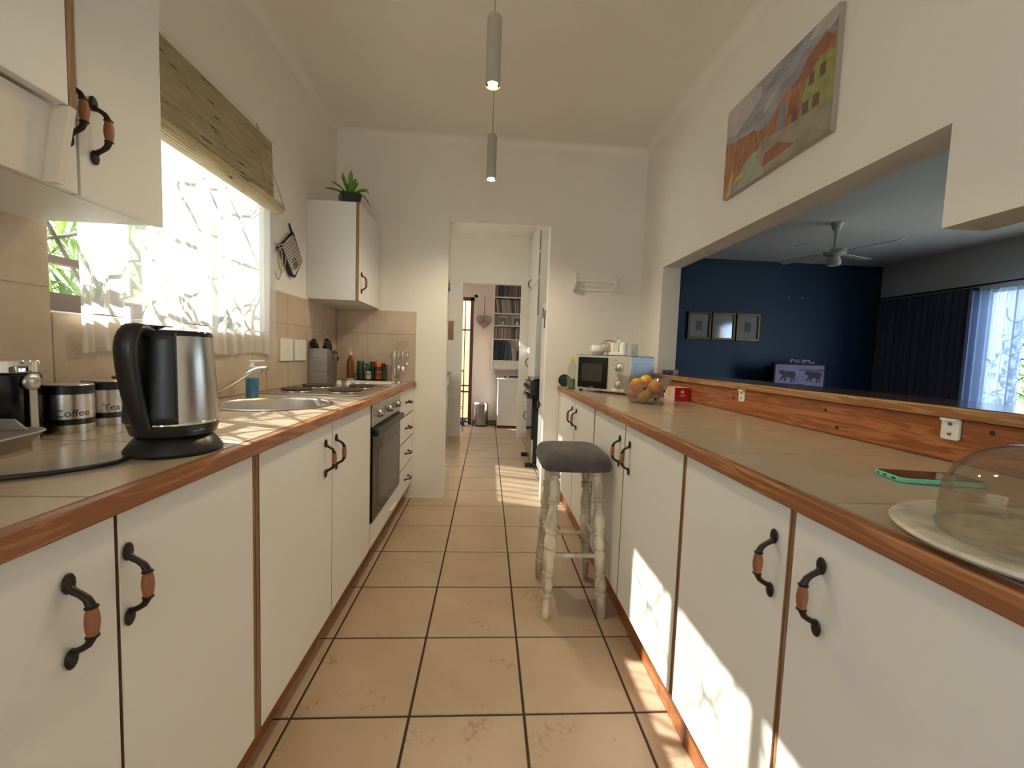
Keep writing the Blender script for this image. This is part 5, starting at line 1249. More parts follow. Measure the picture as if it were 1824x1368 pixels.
# ---- cake stand
cx, cy = 0.912, -0.782
t = thing('cake_plate', 'pale whitewashed round cake plate at the near end of the right worktop', 'plate', (cx, cy, Z0)); K = T(cx, cy, Z0)
MB().lathe([(0.125, 0), (0.135, 0.002), (0.162, 0.010), (0.166, 0.014), (0.163, 0.018), (0.150, 0.019), (0.131, 0.0145), (0.122, 0.013), (0.001, 0.013)], 72, K, cap1=False).build('plate_disc', 'stone_plate', t, smooth=35)
t = thing('glass_dome', 'smoky glass cake dome standing on the whitewashed plate', 'dome', (cx, cy, Z0+0.0135)); K = T(cx, cy, Z0+0.0135)
dm = [(0.118, 0.0), (0.119, 0.03), (0.116, 0.06), (0.106, 0.085), (0.088, 0.104), (0.062, 0.116), (0.03, 0.121), (0.012, 0.122)]
MB().lathe(dm, 64, K, cap0=False).build('dome_glass', 'dome_glass', t, smooth=50)
MB().lathe([(0.010, 0.122), (0.009, 0.128), (0.016, 0.138), (0.014, 0.148), (0.004, 0.152)], 24, K).build('knob', 'tumbler', t, smooth=40)
MB().lathe([(0.117, 0.0), (0.1205, 0.001), (0.1205, 0.005), (0.117, 0.006)], 64, K, cap0=False, cap1=False).build('rim', 'tumbler', t, smooth=35)

# ---- things on the hatch shelf
t = thing('glass_tumbler', 'small blue-lit glass on the far end of the hatch shelf', 'glass', (1.43, 1.40, 1.0362)); K = T(1.43, 1.40, 1.0362)
MB().lathe([(0.015, 0), (0.017, 0.03), (0.015, 0.03), (0.013, 0.004)], 20, K).build('glass_wall', 'tumbler', t, smooth=35)
m_ = MB(); m_.box(1.39, 1.47, 1.44, 1.51, 1.0362, 1.062); tag(m_.build('dark_box', 'paper_dark', bevel=0.003), 'small dark flat box beside the glass on the hatch shelf', 'box')

# ---- paper towel holder on the end wall
t = thing('paper_towel_holder', 'empty white painted paper towel holder on the end wall', 'towel holder', (1.0, YW-0.04, 1.625))
MB().box(0.835, 1.155, YW-0.012, YW-0.0005, 1.635, 1.770).build('back_board', 'paint_ceiling', t, bevel=0.002)
for x in (0.835, 1.140):
    m_ = MB(); m_.prism([(0, 1.622), (0.055, 1.650), (0.075, 1.675), (0.075, 1.72), (0.05, 1.735), (0.035, 1.765), (0, 1.775)], 0.015, Matrix(((0, 0, 1, x), (-1, 0, 0, YW-0.012), (0, 1, 0, 0), (0, 0, 0, 1)))); m_.build('bracket', 'paint_ceiling', t, bevel=0.002)
MB().cyl((0.815, YW-0.062, 1.697), (1.175, YW-0.062, 1.697), 0.008, 12).build('rod', 'paint_ceiling', t, smooth=40)

# ---- painting on the right wall: a street of orange houses under a cloudy sky
P('art_sky', (0.36, 0.35, 0.39), 0.8, var=0.35, vscale=9, stretch=(1, 1.0, 2.2)); P('art_cloud', (0.52, 0.47, 0.46), 0.8, var=0.15, vscale=14)
P('art_orange', (0.42, 0.21, 0.12), 0.8, var=0.35, vscale=22, stretch=(1, 2.5, 0.6)); P('art_red', (0.34, 0.15, 0.10), 0.8, var=0.3, vscale=20)
P('art_green', (0.34, 0.34, 0.14), 0.8, var=0.25, vscale=20); P('art_road', (0.34, 0.30, 0.23), 0.8, var=0.2, vscale=14); P('art_pale', (0.38, 0.42, 0.30), 0.8, var=0.15, vscale=14)
P('art_blue', (0.22, 0.27, 0.34), 0.8); P('art_yellow', (0.60, 0.44, 0.14), 0.8); P('art_dark', (0.20, 0.12, 0.10), 0.8, var=0.2, vscale=20)
PY0, PY1, PZ0, PZ1 = 0.180, 0.822, 1.922, 2.338
t = thing('canvas_painting', 'unframed canvas painting of orange street houses under a cloudy sky', 'painting', (XR-0.01, 0.50, PZ0))
MB().box(XR-0.022, XR-0.001, PY0, PY1, PZ0, PZ1).build('canvas', 'canvas_edge', t, bevel=0.002)
lay = [0]
def art(mat, pts, depth=None):
    """pts in picture coordinates: u 0 (far/left) .. 1 (near/right), v 0..1 upwards"""
    lay[0] += 1; x = XR-0.0222-0.00012*lay[0]
    q = [(PY1-(PY1-PY0)*u, PZ0+(PZ1-PZ0)*v) for u, v in pts]
    m_ = MB(); m_.add([(x, a, b) for a, b in q], [tuple(range(len(q)))]); m_.build('paint_patch', mat, t)
art('art_sky', [(0, 0), (1, 0), (1, 1), (0, 1)])
art('art_cloud', [(0, 0.72), (0.12, 0.66), (0.25, 0.74), (0.36, 0.82), (0.40, 0.92), (0.30, 1), (0, 1)])
art('art_cloud', [(0.42, 0.62), (0.50, 0.66), (0.56, 0.76), (0.50, 0.74), (0.44, 0.70)])
art('art_cloud', [(0.80, 0.92), (0.95, 0.86), (1, 0.9), (1, 1), (0.85, 1)])
art('art_orange', [(0, 0), (0.32, 0.30), (1, 0.25), (1, 0.78), (0.92, 0.86), (0.80, 0.80), (0.74, 0.68), (0.60, 0.62), (0.52, 0.50), (0.40, 0.48), (0.34, 0.54), (0.22, 0.56), (0, 0.62)])
art('art_red', [(0.70, 0.62), (0.80, 0.78), (0.93, 0.85), (1, 0.74), (0.82, 0.62)])
art('art_green', [(0.76, 0.30), (1, 0.24), (1, 0.66), (0.90, 0.70), (0.80, 0.60)])
art('art_blue', [(0.58, 0.34), (0.63, 0.34), (0.65, 0.56), (0.60, 0.56)])
art('art_red', [(0.66, 0.40), (0.74, 0.38), (0.74, 0.56), (0.67, 0.56)])
for u in (0.82, 0.90): art('art_dark', [(u, 0.52), (u+0.04, 0.51), (u+0.04, 0.62), (u, 0.62)])
for u in (0.70, 0.78, 0.86): art('art_dark', [(u, 0.30), (u+0.05, 0.29), (u+0.05, 0.40), (u, 0.41)])
art('art_road', [(0.30, 0), (1, 0), (1, 0.26), (0.62, 0.32), (0.42, 0.36)])
art('art_red', [(0.45, 0.08), (0.74, 0.10), (0.60, 0.22), (0.47, 0.20)])
art('art_pale', [(0.20, 0.02), (0.48, 0.0), (0.42, 0.16), (0.34, 0.30), (0.24, 0.24)])
art('art_yellow', [(0.05, 0.02), (0.09, 0.0), (0.13, 0.24), (0.10, 0.26)])
art('art_yellow', [(0.13, 0.10), (0.24, 0.12), (0.25, 0.18), (0.16, 0.16)])

# ================================================================= SCULLERY
# fridge, only its front edge seen past the door jamb
t = thing('fridge', 'silver fridge with papers stuck to its door just inside the scullery', 'fridge', (1.02, 2.48, 0))
MB().box(0.745, 1.36, 2.12, 2.72, 0.03, 1.62).build('fridge_body', 'fridge_silver', t, bevel=0.004)
d = MB().box(0.712, 0.743, 2.12, 2.72, 0.68, 1.62).build('upper_door', 'fridge_silver', t, bevel=0.006)
MB().box(0.694, 0.712, 2.64, 2.705, 0.635, 0.70).build('handle', 'black_plastic', t, bevel=0.004)
MB().box(0.712, 0.743, 2.12, 2.72, 0.06, 0.67).build('lower_door', 'fridge_silver', t, bevel=0.006)
for i, (y, z, w_, h_, m) in enumerate(((2.56, 1.34, 0.09, 0.13, 'paper'), (2.46, 1.38, 0.09, 0.16, 'paper_dark'), (2.60, 1.48, 0.07, 0.09, 'paper_dark'), (2.36, 1.32, 0.09, 0.15, 'paper'))):
    tag(MB().box(0.7085, 0.7113, y, y+w_, z, z+h_).build('note_paper', m), ['white note sheet lowest on the fridge door', 'dark photo card on the fridge door', 'small dark card topmost on the fridge door', 'white sheet nearest the door jamb on the fridge'][i], 'note')
# stove
t = thing('stove', 'black freestanding stove with glass door next to the fridge', 'stove', (1.0, 3.09, 0))
MB().box(0.690, 1.34, 2.84, 3.40, 0.04, 0.87).build('stove_body', 'black_plastic', t, bevel=0.004)
MB().box(0.665, 1.34, 2.84, 3.40, 0.8705, 0.90).build('hob_top', 'black_gloss', t, bevel=0.004)
MB().box(0.638, 0.6895, 2.84, 3.40, 0.745, 0.868).build('control_panel', 'black_plastic', t, bevel=0.006)
for y in (2.93, 3.05, 3.17, 3.30): MB().rod((0.638, y, 0.81), (0.610, y, 0.81), [(0, 0.02), (0.8, 0.017), (1, 0.014)], 14).build('knob', 'black_plastic', t, smooth=40)
d = MB().box(0.662, 0.6895, 2.845, 3.395, 0.30, 0.735).build('oven_door', 'oven_glass', t, bevel=0.004)
MB().box(0.612, 0.662, 2.87, 3.37, 0.695, 0.725).build('handle', 'black_plastic', d, bevel=0.008)
MB().box(0.662, 0.6895, 2.845, 3.395, 0.05, 0.29).build('drawer', 'steel_bin', t, bevel=0.004)
for y in (2.89, 3.35): MB().box(0.615, 0.70, y-0.02, y+0.02, 0.0, 0.04).build('foot', 'black_plastic', t)
# tall cabinet
t = thing('tall_cabinet', 'tall white cabinet with brown handles at the end of the scullery', 'cabinet', (1.05, 3.88, 0))
MB().box(0.76, 1.36, 3.42, Y2-0.002, 0.09, 2.68).build('carcass', 'laminate', t)
MB().box(0.80, 1.36, 3.42, Y2-0.002, 0.0, 0.088).build('plinth', 'pine_board', t)
for (a, b, z0, z1, hy, hz) in ((3.43, 4.36, 1.98, 2.67, 4.22, 2.06), (3.43, 4.36, 0.80, 1.97, 4.22, 1.04), (3.43, 4.36, 0.46, 0.79, 4.22, 0.63), (3.43, 4.36, 0.10, 0.45, 4.22, 0.33)):
    d = MB().box(0.740, 0.7585, a, b, z0+0.003, z1-0.003).build('door', 'laminate', t, bevel=0.001, seg=1)
    add_handle(d, wbase(d), (0.740, hy, hz), ROT_R)
# narrow open shelf frame above the stove with pierced wooden edge
t = thing('wall_cabinet', 'white cabinet with brown bare edge above the black stove', 'cabinet', (1.05, 3.1, 1.5))
MB().box(0.96, 1.36, 2.80, 3.39, 1.55, 2.68).build('carcass', 'laminate', t)
for z0, z1 in ((2.30, 2.66), (2.02, 2.27), (1.58, 1.99)): MB().box(0.745, 0.757, 3.400, 3.412, z0, z1).build('edge_strip', 'stile_z', t, bevel=0.005)
MB().box(0.7575, 0.96, 3.400, 3.416, 1.30, 2.68).build('side_panel', 'laminate', t)
gm = MB(); gm.box(1.362, 1.3695, 2.20, 3.41, 0.85, 1.55); struct(gm.build('trim_4', 'splash_tile'))
# washing machine
t = thing('washing_machine', 'white washing machine against the left of the scullery', 'washing machine', (-0.60, 3.87, 0))
MB().box(-0.90, -0.285, 3.58, 4.17, 0.03, 0.86).build('casing', 'white_enamel', t, bevel=0.02, seg=3)
MB().lathe([(0.17, 0), (0.18, 0.012), (0.13, 0.02), (0.12, 0.008)], 28, T(-0.285, 3.88, 0.45) @ RY(PI/2)).build('porthole', 'steel_dull', t, smooth=40)
MB().box(-0.284, -0.280, 3.62, 4.13, 0.72, 0.83).build('control_panel', 'white_plastic', t)
for x in (-0.85, -0.34):
    for y in (3.63, 4.12): MB().lathe([(0.02, 0), (0.02, 0.031)], 12, T(x, y, 0)).build('foot', 'black_plastic', t)
m_ = MB(); m_.box(-0.92, -0.265, 3.55, 4.20, 0.8615, 0.885); tag(m_.build('wooden_top', 'key_board', bevel=0.003), 'dark wooden top board on the washing machine', 'board')
# anchor hook on the door reveal
t = thing('anchor_hook', 'small blue anchor-shaped key hook on the left of the doorway', 'hook', (DX0+0.001, 2.00, 1.585))
MB().tube([(DX0+0.004, 2.00, 1.665), (DX0+0.004, 2.00, 1.60)], 0.005, 8).build('shank', 'anchor_blue', t)
MB().tube([(DX0+0.004, 1.975, 1.645), (DX0+0.004, 2.025, 1.645)], 0.004, 8).build('stock', 'anchor_blue', t)
MB().tube(arc((DX0+0.004, 2.00, 1.625), 0.028, PI*1.05, PI*1.95, 10, 'yz'), 0.006, 8).build('fluke', 'anchor_blue', t, smooth=True)
MB().tube(arc((DX0+0.004, 2.00, 1.672), 0.010, 0, 2*PI*0.97, 12, 'yz'), 0.003, 6).build('ring', 'twine', t, smooth=True)
# key board on the far scullery wall
t = thing('key_rack', 'small brown wooden key rack with a blue fob on the scullery wall', 'key rack', (-0.315, Y2-0.012, 1.31))
MB().box(-0.37, -0.262, Y2-0.016, Y2-0.0005, 1.305, 1.552).build('board', 'key_board', t, bevel=0.002)
for z in (1.38, 1.46): MB().tube([(-0.30, Y2-0.016, z), (-0.30, Y2-0.035, z), (-0.30, Y2-0.037, z+0.014)], 0.0035, 6).build('peg', 'steel_bin', t)
MB().box(-0.352, -0.335, Y2-0.020, Y2-0.0165, 1.36, 1.49).build('fob', 'anchor_blue', t)
# ceiling hook seen near the lintel
t = thing('ceiling_light', 'tiny white lamp holder on the scullery ceiling', 'lamp', (0.22, 3.3, 2.64)); MB().lathe([(0.012, 0), (0.022, 0.02), (0.03, 0.055), (0.04, 0.062)], 16, T(0.22, 3.3, 2.64)).build('holder', 'white_plastic', t, smooth=40)

# ================================================================= BACK PORCH
t = thing('pedal_bin', 'brushed steel pedal bin by the back door', 'bin', (0.128, 5.28, 0)); K = T(0.128, 5.28, 0)
MB().lathe([(0.112, 0), (0.114, 0.02)], 36, K).build('bin_base', 'black_plastic', t, smooth=35)
MB().lathe([(0.112, 0.02), (0.112, 0.335)], 36, K).build('bin_wall', 'steel_bin', t, smooth=35)
MB().lathe([(0.115, 0.336), (0.115, 0.352), (0.10, 0.372), (0.04, 0.382), (0.001, 0.383)], 36, K, cap1=False).build('lid', 'steel', t, smooth=35)
MB().box(0.10, 0.156, 5.135, 5.175, 0.012, 0.026).build('pedal', 'black_plastic', t, bevel=0.003)
t = thing('chest_freezer', 'white upright freezer under the record shelves', 'freezer', (0.68, 5.24, 0))
MB().box(0.375, 0.98, 5.13, 5.41, 0.03, 0.735).build('casing', 'white_enamel', t, bevel=0.006)
MB().box(0.378, 0.977, 5.105, 5.1295, 0.035, 0.735).build('door', 'white_enamel', t, bevel=0.006)
MB().box(0.365, 0.99, 5.095, 5.415, 0.736, 0.768).build('top', 'paint', t, bevel=0.006)
for x in (0.41, 0.94): MB().lathe([(0.018, 0), (0.018, 0.031)], 10, T(x, 5.16, 0)).build('foot', 'black_plastic', t)
t = thing('paper_stack', 'dark folder and papers lying on the freezer', 'papers', (0.68, 5.22, 0.7685)); MB().box(0.53, 0.86, 5.13, 5.32, 0.7685, 0.782).build('folder', 'paper', t); MB().box(0.55, 0.84, 5.14, 5.31, 0.7825, 0.800).build('cover', 'black_matte', t); MB().lathe([(0.012, 0), (0.012, 0.03)], 10, T(0.485, 5.2, 0.7685)).build('knob', 'black_matte', t)
# record shelves
SX0, SX1, SYF = 0.272, 0.98, 5.20
t = thing('wall_shelf', 'white wall shelf unit packed with records above the freezer', 'shelf', (0.62, 5.3, 0.90))
MB().box(SX0, SX0+0.018, SYF, Y3-0.001, 0.80, 2.35).build('side_panel', 'paint', t); MB().box(SX1-0.018, SX1, SYF, Y3-0.001, 0.80, 2.35).build('side_panel', 'paint', t)
MB().box(SX0+0.018, SX1-0.018, Y3-0.012, Y3-0.001, 0.9, 2.35).build('back_panel', 'paint_far', t)
LV = [0.905, 1.030, 1.362, 1.568, 1.758, 2.005, 2.335]
for z in LV: MB().box(SX0+0.0185, SX1-0.0185, SYF+0.002, Y3-0.013, z, z+0.016).build('shelf_board', 'paint', t)
for k in range(3):
    x0 = SX0+0.022+k*0.2215
    d = MB().box(x0, x0+0.215, SYF-0.002, SYF+0.012, 0.924, 1.026).build('drawer', 'paint', t, bevel=0.002); MB().sphere((x0+0.108, SYF-0.008, 0.975), 0.012, 10, 8).build('knob', 'paint_far', d, smooth=True)
def bookmesh(th, hh_, dp, mat, lean=0):
    m_ = MB(); m_.box(-th/2, th/2, 0, dp, 0, hh_); return m_
RB = random.Random(11)
protos = {}
def row(name, label, cat, group, z, hmin, hmax, tmin, tmax, dp, mats, x0=SX0+0.022, x1=0.79, lean=0.0):
    x = x0
    while x < x1:
        th = RB.uniform(tmin, tmax); hq = RB.choice((hmin, (hmin+hmax)/2, hmax)); mt = RB.choice(mats); an = lean
        key = (name, hq, mt)
        if key not in protos:
            protos[key] = MB().box(-0.5, 0.5, 0, dp, 0, hq).build(name, mt); o = protos[key]; me = o.data
            zz = min(v.co.z for v in me.vertices); yy = min(v.co.y for v in me.vertices)
            for v in me.vertices: v.co.z -= zz; v.co.y -= yy
        else: o = protos[key].copy(); COL.objects.link(o)
        o.scale = (th*0.90, 1, 1); o.rotation_euler = (0, -an, 0)
        o.location = (x+th/2, SYF+0.012+RB.uniform(0, 0.015), z+0.0162)
        tag(o, label, cat, group); x += th/math.cos(an)+0.0006
SL = ['sleeve_%d' % i for i in range(9)]
row('record_sleeve', 'thin record sleeve in the row on the top shelf', 'record', 'records on the top shelf', 2.005, 0.28, 0.305, 0.010, 0.018, 0.19, SL[:2]+SL[4:7])
row('record_sleeve', 'thin record sleeve leaning on the second shelf', 'record', 'records on the second shelf', 1.758, 0.195, 0.215, 0.010, 0.019, 0.19, SL, lean=0.12)
row('record_sleeve', 'thin record sleeve in the row below the framed photos', 'record', 'records below the photos', 1.362, 0.165, 0.182, 0.009, 0.016, 0.18, SL)
row('ring_binder', 'dark upright binder at the left of the bottom shelf', 'binder', 'binders on the bottom shelf', 1.030, 0.28, 0.305, 0.022, 0.034, 0.19, ['binder_0', 'binder_1', 'binder_6'], x1=0.43)
row('ring_binder', 'blue or coloured folder in the middle of the bottom shelf', 'folder', 'folders on the bottom shelf', 1.030, 0.26, 0.295, 0.012, 0.02, 0.19, ['binder_2', 'binder_2', 'binder_3', 'binder_4'], x0=0.465, x1=0.53)
row('thin_book', 'thin pale book leaning at the right of the bottom shelf', 'book', 'books on the bottom shelf', 1.030, 0.15, 0.21, 0.012, 0.02, 0.17, ['binder_5', 'sleeve_2', 'sleeve_6', 'binder_4'], x0=0.585, x1=0.63, lean=0.1)
for x0, w_, lab in ((0.36, 0.13, 'framed dark photo of a figure on the left of the record shelves'), (0.57, 0.15, 'framed wide photo on the right of the record shelves')):
    ft = thing('photo_frame', lab, 'photo frame', (x0+w_/2, SYF+0.03, 1.5845))
    MB().box(x0, x0+w_, SYF+0.025, SYF+0.038, 1.5845, 1.72).build('frame', 'wicker', ft, bevel=0.003)
    MB().box(x0+0.02, x0+w_-0.02, SYF+0.023, SYF+0.0248, 1.605, 1.70).build('photo', 'paper_dark', ft)
    MB().lathe([(0.02, 0), (0.016, 0.03), (0.006, 0.045)], 12, T(x0+w_/2, SYF+0.0228, 1.607) @ Matrix.Diagonal((1, 0.05, 1, 1))).build('figure', 'paper', ft)
ft = thing('photo_frame', 'small dark frame at the right end of the bottom shelf', 'photo frame', (0.71, SYF+0.03, 1.0465)); MB().box(0.665, 0.76, SYF+0.02, SYF+0.035, 1.0465, 1.20).build('frame', 'black_matte', ft, bevel=0.003); MB().box(0.68, 0.745, SYF+0.018, SYF+0.0198, 1.062, 1.185).build('photo', 'paper_dark', ft)
# wicker heart
t = thing('wicker_heart', 'pale wicker heart hanging on the pink porch wall', 'ornament', (0.128, Y3-0.02, 1.54))
def heart(a, k): return (0.128+k*0.0072*16*math.sin(a)**3, Y3-0.02, 1.652+k*0.0072*(13*math.cos(a)-5*math.cos(2*a)-2*math.cos(3*a)-math.cos(4*a)))
for k in (1.0, 0.86): MB().tube([heart(i*2*PI/40, k) for i in range(40)], 0.006, 6, closed=True).build('rim', 'wicker', t, smooth=True)
RH = random.Random(2); m_ = MB()
for i in range(70):
    a = RH.uniform(0, 2*PI); b = RH.uniform(0, 2*PI); k0, k1 = RH.uniform(0.3, 0.9), RH.uniform(0.3, 0.9)
    p, q = Vector(heart(a, k0)), Vector(heart(b, k1))
    if (p-q).length > 0.13: continue
    mid = (p+q)/2+Vector((RH.uniform(-.02, .02), RH.uniform(-.008, .008), RH.uniform(-.02, .02))); m_.tube([p, mid, q], 0.0028, 5)
m_.build('weave', 'wicker', t)
MB().tube([(0.128, Y3-0.015, 2.03), (0.128, Y3-0.018, 1.70)], 0.004, 6).build('ribbon', 'frame_brown', t)
# wire rack by the door
t = thing('wire_rack', 'tall thin black wire rack beside the back door', 'rack', (-0.20, 4.72, 0))
for x in (-0.42, -0.13): MB().tube([(x, 4.70, 0), (x, 4.70, 0.85), (x-0.02, 4.70, 0.90)] if x > -0.2 else [(x, 4.70, 0), (x, 4.70, 0.90)], 0.005, 6).build('post', 'black_matte', t)
for z in (0.12, 0.34, 0.58, 0.88):
    MB().tube([(-0.42, 4.70, z), (-0.14, 4.70, z), (-0.14, 4.90, z), (-0.42, 4.90, z)], 0.004, 6, closed=True).build('shelf_wire', 'black_matte', t)
for x in (-0.42, -0.14): MB().tube([(x, 4.90, 0), (x, 4.90, 0.9)], 0.005, 6).build('post', 'black_matte', t)
t = thing('shoe_bag', 'crumpled dark bag on the floor by the back door', 'bag', (-0.15, 5.24, 0)); MB().sphere((-0.15, 5.24, 0.055), 0.07, 14, 8, sz=0.78).build('bag_body', 'paper_dark', t, smooth=True); MB().sphere((-0.10, 5.19, 0.03), 0.035, 10, 7, sz=0.85).build('flap', 'paper', t, smooth=True)

# ================================================================= DINING ROOM
def frame(x0, x1, z0, z1, label, mirror=False):
    t = thing('picture_frame', label, 'picture', ((x0+x1)/2, DYB-0.015, z0), group='three framed pictures on the navy wall')
    y0, y1 = DYB-0.03, DYB-0.001; w_ = 0.035
    m_ = MB(); m_.box(x0, x1, y0, y1, z0, z0+w_); m_.box(x0, x1, y0, y1, z1-w_, z1); m_.box(x0, x0+w_, y0, y1, z0+w_, z1-w_); m_.box(x1-w_, x1, y0, y1, z0+w_, z1-w_)
    m_.build('moulding', 'frame_gold', t, bevel=0.006)
    MB().box(x0+w_, x1-w_, DYB-0.012, DYB-0.001, z0+w_, z1-w_).build('mount', 'chrome' if mirror else 'mount', t)
    if not mirror:
        xc, zc_ = (x0+x1)/2, (z0+z1)/2
        MB().box(xc-0.05, xc+0.05, DYB-0.0135, DYB-0.0122, zc_-0.07, zc_+0.07).build('sketch', 'sketch', t)
frame(3.245, 3.615, 1.475, 1.895, 'left gilt framed botanical print on the navy dining wall')
frame(3.632, 4.000, 1.475, 1.895, 'middle gilt frame on the navy wall with glass reflecting a window', mirror=True)
frame(4.020, 4.395, 1.475, 1.895, 'right gilt framed botanical print on the navy dining wall')
# screen with two striding animals, on a low dark cabinet
t = thing('tv_cabinet', 'low black cabinet under the purple screen in the dining room', 'cabinet', (4.9, 4.65, 0))
MB().box(4.35, 5.6, 4.42, 4.95, 0.06, 0.66).build('body', 'black_matte', t, bevel=0.005); MB().box(4.40, 5.55, 4.45, 4.95, 0.0, 0.058).build('plinth', 'black_matte', t)
for k in range(2): MB().box(4.36+k*0.62, 4.97+k*0.62, 4.405, 4.4195, 0.08, 0.64).build('door', 'black_plastic', t, bevel=0.003)
TX0, TX1, TZ0, TZ1, TY = 4.40, 5.14, 0.72, 1.13, 4.56
P('tv_purple', (0.17, 0.13, 0.25), 0.5, var=0.25, vscale=5, stretch=(1, 1, 3), emit=(0.20, 0.14, 0.32), est=0.07)
t = thing('television', 'flat screen showing two dark animals on a purple plain', 'television', (4.78, TY, 0.661))
MB().box(TX0-0.03, TX1+0.03, TY, TY+0.05, TZ0-0.03, TZ1+0.03).build('bezel', 'tv_black', t, bevel=0.006)
MB().box(4.6, 4.95, TY-0.05, TY+0.12, 0.661, 0.68).build('stand', 'tv_black', t); MB().box(4.74, 4.80, TY+0.01, TY+0.04, 0.68, 0.70).build('neck', 'tv_black', t)
sc_ = MB().box(TX0, TX1, TY-0.002, TY-0.0003, TZ0, TZ1).build('screen', 'tv_purple', t)
P('tv_animal', (0.02, 0.012, 0.016), 0.6); P('tv_band', (0.05, 0.03, 0.08), 0.6)
AN = [(-0.15, 0.03), (-0.165, 0.055), (-0.145, 0.075), (-0.10, 0.08), (-0.06, 0.068), (0.02, 0.066), (0.09, 0.068), (0.125, 0.055), (0.14, 0.02), (0.135, -0.02), (0.128, 0.01), (0.115, -0.02), (0.13, -0.075), (0.105, -0.078), (0.09, -0.03), (0.075, -0.03), (0.08, -0.085), (0.055, -0.085), (0.05, -0.02), (-0.03, -0.015), (-0.035, -0.07), (-0.065, -0.07), (-0.065, -0.02), (-0.095, -0.04), (-0.13, -0.068), (-0.15, -0.06), (-0.105, -0.015), (-0.10, 0.02)]
for xc in (4.59, 4.985):
    m_ = MB(); m_.add([(xc+a*0.86, TY-0.0030, 0.965+b*1.05) for a, b in AN], [tuple(range(len(AN)))]); m_.build('animal_shape', 'tv_animal', sc_)
for zz, xx in ((0.835, TX0), (1.05, 4.75)): MB().box(xx, TX1 if xx > 4.5 else 4.85, TY-0.0028, TY-0.0022, zz, zz+0.018).build('dark_band', 'tv_band', sc_)
v_, f_ = txt('DVDs', 0.16, 0.004)
m_ = MB(); m_.add(v_, f_, T(4.93, TY+0.17, 1.152) @ RX(PI/2)); o = m_.build('sign_letters', 'paper'); tag(o, 'pale sign letters peeping over the top of the purple screen', 'letters')
t = thing('sign_board', 'dark box behind the purple screen carrying the letters', 'box', (4.93, TY+0.21, 0.661)); MB().box(4.45, 5.25, TY+0.13, TY+0.30, 0.661, 1.098).build('crate', 'tv_black', t)
# ceiling fan
fxx, fyy = 4.0, 3.22
t = thing('ceiling_fan', 'white four-blade ceiling fan in the dining room', 'ceiling fan', (fxx, fyy, 2.25)); K = T(fxx, fyy, 0)
MB().lathe([(0.015, 2.40), (0.015, 2.64)], 12, K).build('down_rod', 'fan_white', t); MB().lathe([(0.03, 2.62), (0.06, 2.70)], 20, K).build('canopy', 'fan_white', t, smooth=40)
MB().lathe([(0.05, 2.34), (0.10, 2.36), (0.11, 2.40), (0.05, 2.43)], 28, K).build('motor', 'fan_white', t, smooth=40)
MB().lathe([(0.055, 2.24), (0.068, 2.27), (0.05, 2.335)], 24, K).build('light_shade', 'fan_white', t, smooth=40)
for k in range(4):
    M_ = K @ RZ(0.35+k*PI/2)
    b = MB().prism([(0.16, -0.045), (0.58, -0.065), (0.60, -0.04), (0.60, 0.04), (0.58, 0.065), (0.16, 0.045)], 0.006, M_ @ T(0, 0, 2.378) @ RX(0.16)).build('blade', 'fan_white', t, bevel=0.002)
    MB().box(0.09, 0.20, -0.012, 0.012, 2.374, 2.380, M_).build('blade_arm', 'fan_white', b)
# curtains on the dining window wall
def drape(name, label, y0, y1, zt_, mat, amp, waves, xo):
    t = thing(name, label, 'curtain', (DXR-xo, (y0+y1)/2, 0.03))
    MB().grid(lambda u, v: (DXR-xo+amp*math.sin(u*waves*2*PI)+amp*0.4*math.sin(u*waves*4.7+1), y0+(y1-y0)*u, 0.03+(zt_-0.03)*v), int(waves*14), 4).build('cloth', mat, t, smooth=80)
drape('drape_curtain', 'dark heavy curtain closed along the dining room wall', 3.62, 4.92, 2.17, 'dining_curtain', 0.025, 14, 0.09)
drape('drape_curtain', 'glowing pale blue sheer curtain at the dining room window', 3.12, 3.64, 2.12, 'sheer_blue', 0.03, 6, 0.12)
drape('drape_curtain', 'pale blue sheer curtain at the near end of the dining window', 0.85, 1.75, 2.12, 'sheer_blue', 0.03, 8, 0.12)
m_ = MB(); m_.tube([(DXR-0.10, 0.7, 2.19), (DXR-0.10, 4.95, 2.19)], 0.012, 8); tag(m_.build('curtain_rail', 'black_matte'), 'dark curtain rail over the dining room curtains', 'curtain rail')
for x, lab in ((4.83, 'left small pale wall hook high on the navy wall'), (5.05, 'right small pale wall hook high on the navy wall')):
    t = thing('wall_hook', lab, 'hook', (x, DYB-0.01, 2.15)); MB().sphere((x, DYB-0.012, 2.17), 0.013, 10, 8).build('hook_head', 'fan_white', t, smooth=True)

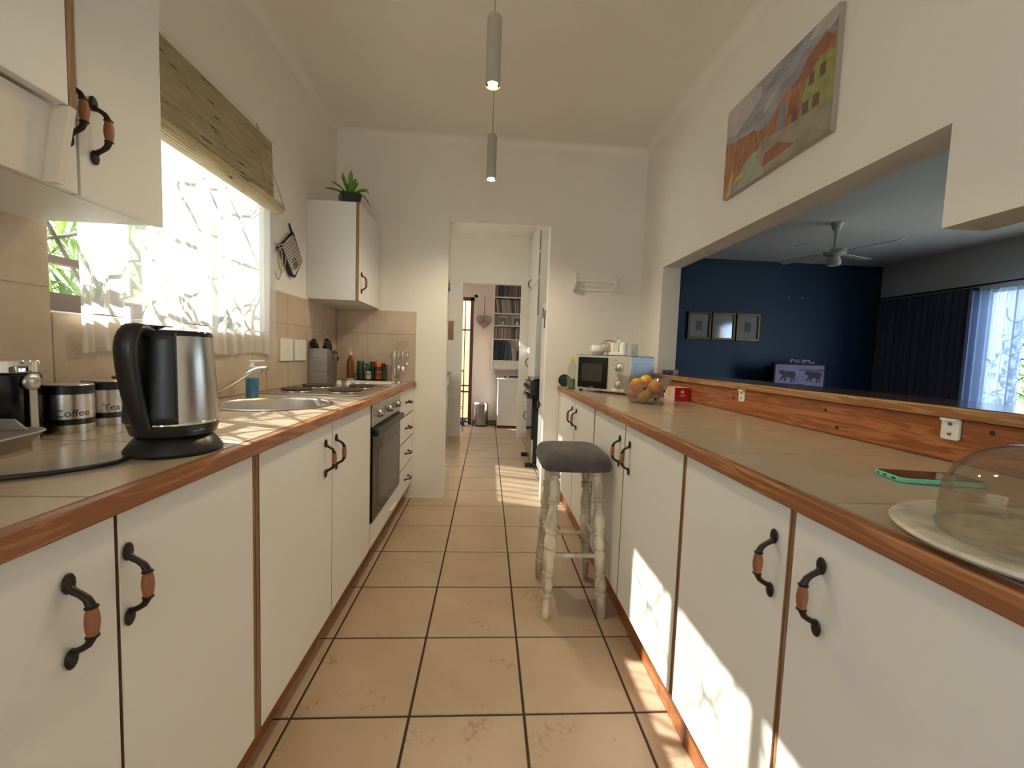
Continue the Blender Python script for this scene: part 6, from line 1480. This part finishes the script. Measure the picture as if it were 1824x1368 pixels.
# ================================================================= GARDEN
def bush(name, label, cx_, cy_, r_, zmax, n_, seed, zmin=-0.34, lw=0.03, ll=0.22):
    Rb = random.Random(seed); t = thing(name, label, 'shrub', (cx_, cy_, -0.35)); m_ = MB()
    for i in range(n_):
        a = Rb.uniform(0, 2*PI); q = r_*math.sqrt(Rb.random()); z = zmin+0.2+(zmax-zmin-0.2)*Rb.random()
        q *= 0.55+0.45*math.sin(PI*min(1, max(0.05, (z-zmin)/(zmax-zmin))))**0.5
        c = Vector((cx_+q*math.cos(a), cy_+q*math.sin(a), z)); d = Vector((Rb.uniform(-1, 1), Rb.uniform(-1, 1), Rb.uniform(-0.7, 0.6))).normalized(); s_ = d.cross(Vector((Rb.uniform(-.3, .3), Rb.uniform(-.3, .3), 1))).normalized()
        l_ = ll*Rb.uniform(0.6, 1.2); w_ = lw*Rb.uniform(0.7, 1.3); up = s_.cross(d)*0.02
        m_.add([c, c+d*l_*0.45+s_*w_+up, c+d*l_-up*2, c+d*l_*0.45-s_*w_+up], [(0, 1, 2, 3)])
    o = m_.build('foliage', 'garden_leaf', t); o['kind'] = 'stuff'
    m_ = MB()
    for i in range(5):
        a = i*1.3; m_.tube([(cx_+0.05*math.cos(a), cy_+0.05*math.sin(a), -0.35), (cx_+0.3*r_*math.cos(a), cy_+0.3*r_*math.sin(a), (zmax)*0.5), (cx_+0.6*r_*math.cos(a), cy_+0.6*r_*math.sin(a), zmax*0.85)], [0.03, 0.02, 0.008], 6)
    m_.build('stems', 'frame_brown', t)
bush('garden_shrub', 'leafy green shrub seen at the left edge of the kitchen window', -1.95, 1.02, 0.42, 1.95, 1500, 21, lw=0.014, ll=0.30)
bush('garden_shrub', 'green bush outside the dining room window', 8.6, 3.9, 1.1, 2.0, 2000, 22)
t = thing('garden_wall', 'pale plastered garden wall seen through the sheer curtain', 'wall', (-3.10, 3.5, -0.35))
MB().box(-3.20, -3.0, -2.0, 9.0, -0.35, 2.50).build('wall_body', 'garden_wall', t); MB().box(-3.24, -2.96, -2.0, 9.0, 2.50, 2.57).build('coping', 'garden_wall', t, bevel=0.01)
